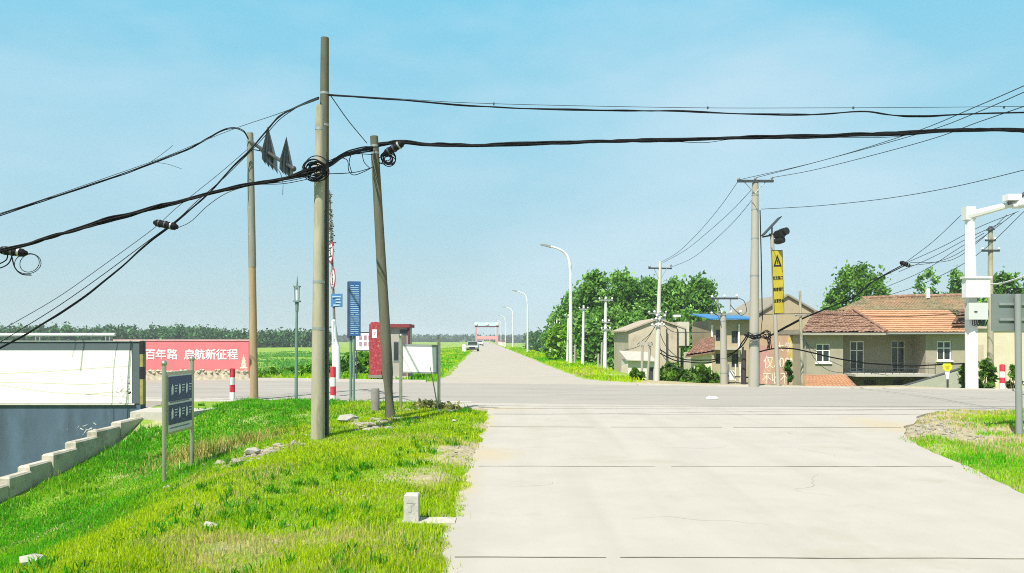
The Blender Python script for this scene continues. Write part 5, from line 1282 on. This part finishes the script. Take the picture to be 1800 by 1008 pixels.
b = MB(); b.tube([W(1794, 346, Y - .8), W(1802, 340, Y - .8)], .07, 8); b.tube([W(1774, 354, Y - .96), W(1776, 360, Y - .96)], .08, 8); b.build('lens', m_dkmetal, cmr)

# ------------------------------------------------------------------ grey sign seen from behind, nearer at the right edge
Y = 15.8
t = thing('road_sign', 'grey back of a road sign on a single post at the right edge', 'road sign', W(1791, 768, Y))
MB().tube([W(1791.5, 772, Y), W(1789, 517, Y)], .062, 14).build('post', m_grey, t)
b = MB(); b.ext(W(1743, 582, Y + .09), W(1842, 517, Y + .105)); b.build('panel', mat('sign_back_grey', (.19, .225, .22), .45, .05, 2, metal=.3), t)
for py in (535, 562):
    b = MB(); b.ext(W(1757, py + 2, Y + .055), W(1838, py - 2, Y + .088)); b.build('rib', m_metal, t)
# lollipop warning board shaped like a little figure: plain rounded board
Y = 31.4
t = thing('slow_sign', 'small yellow green roadside board on a white stand left of the camera pole', 'sign', W(1665, 684, Y))
b = MB(); b.prism([W(px, py, Y) for px, py in ((1657, 644), (1660, 639.5), (1671, 639.5), (1674, 644), (1672, 650), (1668, 653), (1662, 653), (1658.5, 650))], (0, .05, 0)); b.build('board', mat('fluorescent', (.55, .62, .02), .5), t)
b = MB(); b.prism([W(px, py, Y + .01) for px, py in ((1661, 653), (1669.5, 653), (1667.5, 668), (1664, 668))], (0, .04, 0)); b.build('stand', mat('pale_lilac', (.62, .58, .66), .5), t)
b = MB(); b.prism([W(px, py, Y - .004) for px, py in ((1661.5, 643), (1669.5, 643), (1668.5, 649.5), (1662.5, 649.5))], (0, .003, 0)); b.build('board_mark', m_yellow, t)
MB().tube([W(1665.7, 684, Y), W(1665.7, 667, Y)], .04, 8).build('leg', m_dkmetal, t)

# ------------------------------------------------------------------ houses
def wall_holes(b, x0, x1, z0, z1, y, th, holes):
    xs_ = sorted({x0, x1, *[h[0] for h in holes], *[h[1] for h in holes]}); zs_ = sorted({z0, z1, *[h[2] for h in holes], *[h[3] for h in holes]})
    for i in range(len(xs_) - 1):
        for j in range(len(zs_) - 1):
            cx_, cz_ = (xs_[i] + xs_[i + 1]) / 2, (zs_[j] + zs_[j + 1]) / 2
            if any(h[0] < cx_ < h[1] and h[2] < cz_ < h[3] for h in holes): continue
            b.ext((xs_[i], y, zs_[j]), (xs_[i + 1], y + th, zs_[j + 1]))
def window(par, x0, x1, z0, z1, y, m, name='window', rows=(.36,), cols=(.5,), fw=.07):
    b = MB(); b.ext((x0, y, z0), (x0 + fw, y + .08, z1)); b.ext((x1 - fw, y, z0), (x1, y + .08, z1)); b.ext((x0 + fw, y, z0), (x1 - fw, y + .08, z0 + fw)); b.ext((x0 + fw, y, z1 - fw), (x1 - fw, y + .08, z1))
    for r_ in rows: zz = z1 - (z1 - z0) * r_; b.ext((x0 + fw, y + .004, zz - fw / 2), (x1 - fw, y + .07, zz + fw / 2))
    for c_ in cols: xx = x0 + (x1 - x0) * c_; b.ext((xx - fw / 2, y + .008, z0 + fw), (xx + fw / 2, y + .066, z1 - fw))
    f = b.build(name, m, par)
    b = MB(); b.face((x0 + .01, y + .045, z0 + .01), (x1 - .01, y + .045, z0 + .01), (x1 - .01, y + .045, z1 - .01), (x0 + .01, y + .045, z1 - .01)); b.build('pane', m_glass, f)
    return f
def tiles(e0, e1, r1, r0, cw=.24, ch=.34, bumpz=.05, jit=.02):
    """tiled roof slope: eave e0-e1, ridge r0-r1, with rounded tile columns and stepped courses"""
    e0, e1, r0, r1 = map(Vector, (e0, e1, r0, r1)); L_ = (e1 - e0).length; S_ = ((r0 + r1) / 2 - (e0 + e1) / 2).length
    nc = max(2, int(L_ / cw)) * 4; nr = max(2, int(S_ / ch)); n_ = (e1 - e0).cross(r0 - e0).normalized()
    if n_.z < 0: n_ = -n_
    b = MB(); vs, fs = [], []
    for j in range(nr):
        jj_ = random.uniform(-jit, jit)
        for k in (0, 1):
            v = (j + k) / nr
            for i in range(nc + 1):
                u = i / nc; p = e0.lerp(e1, u).lerp(r0.lerp(r1, u), v)
                hgt = abs(math.sin(math.pi * i / 4)) * bumpz + (.05 if k == 0 else .0) + jj_ * .5 + (float(vnoise(i * .25, j, 1.0, 6)) - .5) * jit * 2
                vs.append(p + n_ * hgt)
    for j in range(nr):
        for i in range(nc):
            a = 2 * j * (nc + 1) + i; fs.append((a, a + 1, a + nc + 2, a + nc + 1))
            if j < nr - 1: c_ = a + nc + 1; fs.append((c_, c_ + 1, c_ + nc + 2, c_ + nc + 1))
    b.add(vs, fs)
    b.prism([e0 - n_ * .03, e1 - n_ * .03, r1 - n_ * .03, r0 - n_ * .03], -n_ * .09)
    return b
m_wallg = mat('grey_green_plaster', (.315, .285, .22), .9, .1, 1.2, stain=(.245, .22, .165), stain_at=.56, stain_scale=.7)
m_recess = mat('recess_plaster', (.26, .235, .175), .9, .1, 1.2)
m_tile_o = mat('orange_tiles', (.44, .245, .14), .85, .2, 2.4, stretch=(.5, 1, 2), stain=(.34, .21, .13), stain_at=.56, stain_scale=1.2)
m_tile_b = mat('old_brown_tiles', (.225, .13, .09), .9, .5, 4.5, stain=(.36, .29, .22), stain_at=.54, stain_scale=4)
m_tile_m = mat('mossy_tiles', (.27, .23, .14), .9, .35, 2.0, stain=(.38, .24, .15), stain_at=.48, stain_scale=.45)
m_wframe = mat('window_frame_white', (.72, .73, .70), .5, .04)
YH = 52.0
hs = thing('tiled_house', 'low grey house with orange and brown tiled roof and railed balcony', 'house', (X(1555, YH), YH, -2.3))
xL, xR = X(1412, YH), X(1697, YH); xr0, xr1 = X(1482, YH), X(1627, YH); zE = Z(586, YH) + .25; zF = Z(657, YH)
w1 = (X(1434.5, YH), X(1459.5, YH), Z(637.5, YH), Z(604.5, YH)); w2 = (X(1647.5, YH), X(1672.5, YH), Z(634, YH), Z(600, YH))
b = MB(); wall_holes(b, xL, xr0, -2.6, zE, YH, .25, [w1]); wall_holes(b, xr1, xR, -2.6, zE, YH, .25, [w2])
b.ext((xr0 - .25, YH + .25, zF), (xr0, YH + 1.6, zE)); b.ext((xr1, YH + .25, zF), (xr1 + .25, YH + 1.6, zE)); b.ext((xL, YH + .25, -2.6), (xL + .25, YH + 7.5, zE)); b.ext((xR - .25, YH + .25, -2.6), (xR, YH + 7.5, zE))
b.ext((xr0 - .5, YH + 1.9, -2.6), (xr1 + .5, YH + 2.1, zF - .2))
b.build('wall', m_wallg, hs)
d1 = (X(1494, YH + 1.6), X(1519, YH + 1.6), zF + .01, Z(600, YH + 1.6)); d2 = (X(1566.5, YH + 1.6), X(1591, YH + 1.6), zF + .01, Z(599, YH + 1.6))
b = MB(); wall_holes(b, xr0 - .25, xr1 + .25, zF, zE, YH + 1.6, .2, [d1, d2]); b.build('recess_wall', m_recess, hs)
for h in (w1, w2):
    f = window(hs, *h, YH + .06, m_wframe); b = MB(); b.ext((h[0] - .08, YH - .1, h[2] - .09), (h[1] + .08, YH + .05, h[2] - .002)); b.build('sill', m_wframe, f)
window(hs, *d1, YH + 1.64, m_wframe, 'glazed_door', rows=(.3,)); window(hs, *d2, YH + 1.64, mat('door_frame_olive', (.4, .38, .28), .6), 'double_door', rows=(.22,))
b = MB(); b.ext((X(1493, YH) , YH - .95, zF - .16), (X(1631, YH), YH + 1.6, zF)); b.build('balcony_slab', m_kerb, hs)
b = MB(); zr = Z(638.5, YH - .9); n_ = 12
for zz in (zr, (zr + zF) / 2): b.tube([(X(1484, YH), YH - .9, zz), (X(1631, YH), YH - .9, zz)], .02, 6)
for i in range(n_ + 1): x = X(1484, YH) + (X(1631, YH) - X(1484, YH)) * i / n_; b.tube([(x, YH - .9, zF), (x, YH - .9, zr)], .014 if i % 3 else .025, 6)
b.build('balcony_railing', m_dkmetal, hs)
b = MB(); b.ext((X(1500, YH), YH + 1.0, -2.6), (X(1592, YH), YH + 1.05, zF - .2)); b.build('lower_wall', mat('lower_dark_wall', (.10, .10, .08), .9), hs)
b = MB(); b.ext((X(1520, YH + .95), YH + .97, -2.4), (X(1540, YH + .95), YH + .99, Z(670, YH))); b.ext((X(1570, YH + .95), YH + .97, -2.4), (X(1588, YH + .95), YH + .99, Z(670, YH))); b.build('lower_opening', m_black_paint, hs)
# outside air conditioner
acu = thing('air_conditioner', 'white outdoor air conditioner unit on the balcony back wall', 'air conditioner', (X(1618, YH + 1.3), YH + 1.3, Z(633, YH + 1.3)))
b = MB(); b.ext(W(1610, 633.5, YH + 1.25), W(1625, 620, YH + 1.25) + Vector((0, .3, 0))); b.build('casing', m_white, acu)
b = MB(); c0 = W(1616, 627, YH + 1.24); b.prism([c0 + Vector((.19 * math.cos(i * .3927), 0, .19 * math.sin(i * .3927))) for i in range(16)], (0, .008, 0)); b.build('fan_grille', m_grey, acu)
# roofs
YE = YH - .55; Ym = YH + 3.2; zEv = Z(585, YE); zM = Z(547, Ym)
xh = X(1500, Ym)
rl = tiles((xL - .35, YE, zEv), (X(1558, YE), YE, zEv), (X(1500, Ym), Ym, zM), (X(1432, Ym), Ym, zM), jit=.06).build('brown_roof', m_tile_b, hs)
ro = tiles((X(1560, YE), YE, zEv + .02), (xR + .25, YE, zEv + .02), (X(1668, Ym), Ym, zM + .05), (X(1500, Ym), Ym, zM + .05), jit=.012, bumpz=.018).build('orange_roof', m_tile_o, hs)
b = MB(); b.tube([Vector((X(1559, YE), YE, zEv + .1)), Vector((X(1500, Ym), Ym, zM + .14))], .11, 8); b.build('hip_ridge', m_tile_b, hs)
b = MB(); b.ext((X(1558, YE), YE - .03, zEv - .14), (xR + .2, YE + .12, zEv - .005)); b.build('fascia', mat('fascia_brown', (.18, .13, .10), .8), hs)
b = MB(); b.ext((xL - .3, YE - .03, zEv - .16), (X(1557, YE), YE + .1, zEv - .01)); b.build('eave_board', mat('eave_grey', (.3, .28, .24), .8), hs)
b = MB(); b.tube([(xL + .1, YH - .07, zEv - .15), (xL + .1, YH - .07, -2.0)], .05, 8); b.build('downpipe', m_metal, hs)
b = MB(); b.tube([(X(1560, YE), YE - .09, zEv - .07), (xR + .25, YE - .09, zEv - .07)], .06, 8); b.build('gutter', m_grey, hs)
# soffit so that no sky shows under the roof
b = MB(); b.ext((xL - .2, YE + .13, zEv - .12), (xR + .1, YH + 6.5, zEv - .05)); b.build('ceiling', m_recess, hs)
Yr = YH + 7.0; zR = Z(521, Yr)
tiles((X(1468, Ym), Ym + .05, zM - .02), (X(1697, Ym) + .8, Ym + .05, zM - .02), (X(1697, Yr) + .6, Yr, zR), (X(1515, Yr), Yr, zR - .25), jit=.05).build('upper_roof', m_tile_m, hs)
b = MB(); b.tube([(X(1515, Yr), Yr, zR - .15), (X(1600, Yr), Yr, zR), (X(1650, Yr), Yr, zR + .02), (X(1697, Yr) + .6, Yr, zR + .1)], .14, 8); b.build('ridge_tiles', m_tile_b, hs)
for px0, px1, y0, y1 in ((1672, 1697, 556, 570), (1680, 1700, 543, 556)):
    b = tiles(W(px0, y1, YH - .2), W(px1 + 4, y1 - 1, YH - .2), W(px1 + 4, y0, YH + 1.5), W(px0 + 10, y0 + 1, YH + 1.5), jit=.04); b.build('patched_roof', m_tile_b, hs)
b = MB(); b.box(W(1631, 516, Yr - .5), (.2, .25, .7)); b.build('chimney', m_wframe, hs)
# stair flank at the right of the balcony
st = thing('stair_flank', 'sloping grey stair wall with dark handrail below the right window', 'stair wall', W(1640, 680, YH - 2))
Ys = YH - 2.0
b = MB(); b.prism([W(1578, 690, Ys), W(1699, 690, Ys), W(1699, 648, Ys), W(1578, 683, Ys)], (0, .3, 0)); b.build('wall', mat('stair_grey', (.32, .32, .27), .9, .08), st)
b = MB(); b.tube([W(1574, 683, Ys + .1), W(1640, 664, Ys + .1), W(1700, 645, Ys + .1)], .09, 8); b.build('handrail', m_dkmetal, st)
# low tiled shed
Ys = YH - 6.5
sh = thing('tiled_shed', 'low shed roof of orange tiles below the left window of the house', 'shed', W(1455, 690, Ys))
tiles(W(1408, 684, Ys), W(1506, 684, Ys), W(1484, 660, Ys + 3.5), W(1412, 660, Ys + 3.5), jit=.03, bumpz=.06).build('roof', m_tile_o, sh)
b = MB(); b.ext((X(1412, Ys), Ys + .3, -2.6), (X(1500, Ys), Ys + 3.2, Z(684, Ys) - .06)); b.build('wall', m_wallg, sh)
b = MB(); b.tube([W(1506, 683, Ys + .1), W(1484, 659.5, Ys + 3.5)], .09, 8); b.build('verge_tiles', m_tile_b, sh)
# mural gable house
YG = 58.0
gh = thing('mural_house', 'beige gabled house with pink orange painted mural wall and white slogan', 'house', (X(1380, YG), YG, -2.3))
m_beige = mat('beige_plaster', (.37, .31, .20), .9, .1, .8, stain=(.36, .34, .2), stain_at=.55, stain_scale=.5)
xL2, xR2, xP = X(1326, YG), X(1445, YG), X(1384, YG); zEa, zPk = Z(556, YG), Z(521, YG)
b = MB(); b.prism([(xL2, YG, -2.6), (xR2, YG, -2.6), (xR2, YG, zEa), (xP, YG, zPk), (xL2, YG, zEa)], (0, 9, 0)); b.build('wall', m_beige, gh)
for s, xe in ((0, xL2 - .35), (1, xR2 + .35)):
    dz = (zPk - zEa) / (xP - xL2) * .35
    b = MB(); b.prism([(xe, YG - .18, zEa - dz + .02), (xP, YG - .18, zPk + .02), (xP, YG - .18, zPk + .16), (xe, YG - .18, zEa - dz + .16)], (0, 9.4, 0)); b.build('roof', mat('grey_roof', (.24, .22, .17), .9, .2), gh)
Ymr = YG - 4.0
mw = thing('mural_wall', 'pink and orange painted wall with fading white slogan behind the yellow sign pole', 'wall', (X(1374, Ymr), Ymr, -2.3))
b = MB(); b.ext((X(1336, Ymr), Ymr, -2.6), (X(1411, Ymr), Ymr + .25, Z(590, Ymr))); b.build('wall', mat('mural_paint', (.40, .255, .185), .85, .2, .9, stain=(.38, .29, .18), stain_at=.5, stain_scale=.8), mw)
b = MB(); b.face(W(1383, 650, Ymr - .003), W(1410, 640, Ymr - .003), W(1410, 592, Ymr - .003), W(1384, 592, Ymr - .003)); b.build('yellow_field', mat('mural_yellow', (.46, .37, .12), .85, .25, 1.5, stain=(.40, .28, .16), stain_at=.52, stain_scale=1.2), mw)
b = MB(); b.face(W(1336.5, 690, Ymr - .003), W(1356, 690, Ymr - .003), W(1350, 612, Ymr - .003), W(1336.5, 606, Ymr - .003)); b.build('pink_field', mat('mural_pink', (.44, .22, .21), .85, .2, 1.5), mw)
b = MB()
b.text('大学城', (X(1386, Ymr), Ymr - .006, Z(617, Ymr)), (1, 0, 0), (0, 0, 1), .7, .004, bold=.006, sx=.85)
b.text('仅500M', (X(1372, Ymr), Ymr - .006, Z(646, Ymr)), (1, 0, 0), (0, 0, 1), .95, .004, bold=.008, sx=.75)
b.text('不收不发', (X(1371, Ymr), Ymr - .006, Z(673, Ymr)), (1, 0, 0), (0, 0, 1), .85, .004, bold=.006, sx=.7)
b.build('slogan', mat('faded_white', (.60, .55, .46), .85, .1, 3, stain=(.48, .36, .26), stain_at=.6, stain_scale=2.5), mw)
b = MB()
for k in range(5):
    pts = [W(1338 + 2 * k, 676, Ymr - .004), W(1344 + 3 * k, 650 - 3 * k, Ymr - .004), W(1350 + 2 * k, 628, Ymr - .004)]
    P = spline(pts, 5)
    for a_, c_ in zip(P[:-1], P[1:]): b.face(a_, a_ + Vector((.05, 0, 0)), c_ + Vector((.03, 0, 0)), c_)
b.build('painted_streaks', mat('streak_orange', (.62, .38, .24), .85), mw)
# blue roofed house
YB2 = 55.0
bh = thing('blue_roof_house', 'two storey beige house with bright blue metal roof behind the stubby pole', 'house', (X(1290, YB2), YB2, -2.3))
x0, x1 = X(1251, YB2), X(1322, YB2); zt = Z(563, YB2)
wins = [(X(1258, YB2), X(1267, YB2), Z(600, YB2), Z(580, YB2)), (X(1286, YB2), X(1297, YB2), Z(604, YB2), Z(582, YB2)), (X(1258, YB2), X(1268, YB2), Z(640, YB2), Z(622, YB2)), (X(1286, YB2), X(1298, YB2), Z(646, YB2), Z(622, YB2))]
b = MB(); wall_holes(b, x0, x1, -2.6, zt, YB2, .25, wins); b.ext((x0, YB2 + .25, -2.6), (x0 + .25, YB2 + 6, zt)); b.ext((x1 - .25, YB2 + .25, -2.6), (x1, YB2 + 6, zt)); b.build('wall', m_beige, bh)
for w_ in wins: window(bh, *w_, YB2 + .06, mat('dark_frame', (.16, .15, .12), .6) if False else m_dkmetal, rows=(), fw=.05)
b = MB(); b.prism([(X(1244, YB2), YB2 - .7, zt + .02), (X(1326, YB2), YB2 - .7, zt + .02), (X(1326, YB2), YB2 - .7, zt + .10), (X(1244, YB2), YB2 - .7, zt + .10)], (0, 6, .5)); b.build('roof', mat('blue_metal_roof', (.035, .17, .38), .45, .2, 1.5), bh)
b = MB(); b.ext((X(1251, YB2), YB2 - .55, Z(615, YB2)), (X(1300, YB2), YB2, Z(612, YB2))); b.build('ledge', m_kerb, bh)
for px, ya, yb in ((1252, 572, 618), (1299, 570, 628)):
    MB().tube([W(px, yb, YB2 - .1), W(px, ya, YB2 - .1)], .07, 8).build('drainpipe', m_white, bh)
# small tiled hut
YT = 49.5
th = thing('tiled_hut', 'small cream hut with red brown tiled roof left of the blue roofed house', 'hut', (X(1230, YT), YT, -2.3))
b = MB(); b.ext((X(1220, YT), YT, -2.6), (X(1251, YT), YT + 3, Z(621, YT))); b.build('wall', mat('cream_wall', (.6, .55, .42), .9, .12, 1), th)
tiles(W(1204, 626, YT - .4), W(1256, 618, YT - .4), W(1256, 592, YT + 3), W(1230, 598, YT + 3), jit=.03).build('roof', mat('redbrown_tiles', (.25, .145, .105), .85, .35, 2.5), th)
# gabled house at the left of the white pole
YP = 56.0
ph = thing('gabled_house', 'pale pinkish gabled house behind the slender white pole', 'house', (X(1150, YP), YP, -2.3))
m_pink = mat('pinkish_plaster', (.44, .38, .30), .9, .14, .7, stain=(.29, .25, .195), stain_at=.55, stain_scale=.5)
x0, x1, xp = X(1105, YP), X(1196, YP), X(1157, YP)
b = MB(); b.prism([(x0, YP, -2.6), (x1, YP, -2.6), (x1, YP, Z(577, YP)), (xp, YP, Z(562, YP)), (x0, YP, Z(582, YP))], (0, 8, 0)); b.build('wall', m_pink, ph)
b = MB()
for (xa_, za_, xb_, zb_) in ((x0 - .25, Z(584, YP), xp, Z(562, YP)), (x1 + .25, Z(578.5, YP), xp, Z(562, YP))):
    b.prism([(xa_, YP - .15, za_ + .01), (xb_, YP - .15, zb_ + .01), (xb_, YP - .15, zb_ + .12), (xa_, YP - .15, za_ + .12)], (0, 8.3, 0))
b.build('roof', mat('pinkgrey_roof', (.36, .30, .24), .9, .15), ph)
b = MB(); b.ext((X(1190, YP), YP - .1, Z(608, YP)), (X(1211, YP), YP + 3, Z(566, YP))); b.build('side_block', mat('side_block_grey', (.46, .43, .36), .9, .1), ph)
for px in (1172, 1191, 1205):
    MB().tube([W(px, 640, YP - .25), W(px, 578, YP - .25)], .05, 6).build('drainpipe', m_dkmetal, ph)
b = MB(); b.ext(W(1185, 557, YP + 1), W(1194, 554, YP + 1.5)); b.tube([W(1187, 563, YP + 1.2), W(1187, 556, YP + 1.2)], .05, 6); b.build('water_tank', m_white, ph)
YO = 50.0
oh = thing('white_outhouse', 'low white outbuilding with lean to roof at the foot of gabled house', 'outbuilding', (X(1127, YO), YO, -2.3))
dr = (X(1138, YO), X(1149, YO), -2.3, Z(646, YO))
b = MB(); wall_holes(b, X(1104, YO), X(1151, YO), -2.6, Z(634, YO), YO, .2, [dr]); b.ext((X(1104, YO), YO + .2, -2.6), (X(1104, YO) + .2, YO + 3, Z(634, YO))); b.build('wall', mat('outhouse_white', (.60, .58, .52), .9, .08), oh)
b = MB(); b.prism([W(1101, 634, YO - .3), W(1154, 636, YO - .3), W(1154, 634.5, YO - .3), W(1101, 632.2, YO - .3)], (0, 3.4, .5)); b.build('roof', m_kerb, oh)
b = MB(); b.face((dr[0], YO + .12, dr[2]), (dr[1], YO + .12, dr[2]), (dr[1], YO + .12, dr[3]), (dr[0], YO + .12, dr[3])); b.build('door', m_dkmetal, oh)
b = MB(); b.prism([W(1090, 668, 47), W(1104, 668, 47), W(1104, 640, 47), W(1093, 645, 47)], (0, .3, 0))
tag(b.build('low_wall', m_pink, loc=W(1097, 668, 47)), 'broken low wall left of the white outbuilding', 'wall')
# cream wall at the right edge
YC = 60.5
cw_ = thing('cream_building', 'plain cream walled building behind the grey sign at right edge', 'building', (X(1775, YC), YC, -2.3))
b = MB(); b.ext((X(1688, YC), YC, -2.6), (X(1890, YC), YC + 5, Z(578, YC))); b.build('wall', mat('cream_plaster', (.55, .49, .37), .9, .08, .8), cw_)
b = MB(); b.ext((X(1686, YC), YC - .2, Z(578, YC) + .002), (X(1892, YC), YC + 5.2, Z(574, YC))); b.build('roof_slab', mat('pinkgrey_slab', (.44, .38, .32), .9), cw_)
b = MB(); b.ext(W(1718, 640, YC - .03), W(1728, 606, YC + .05)); b.build('drainpipe', m_pink, cw_)

# ------------------------------------------------------------------ air
hb = MB(); hb.ext((-1500, -40, -6), (1500, 2400, 30)); hz_ = hb.build('haze', [])
hm = bpy.data.materials.new('haze_air'); hm.use_nodes = True; hn = hm.node_tree.nodes; hn.remove(hn["Principled BSDF"])
pv = hn.new("ShaderNodeVolumePrincipled"); pv.inputs['Density'].default_value = 0.00038; pv.inputs['Color'].default_value = (0.86, 0.96, 1.0, 1)
hm.node_tree.links.new(pv.outputs[0], hn["Material Output"].inputs['Volume'])
hz_.data.materials.append(hm); hz_['kind'] = 'stuff'
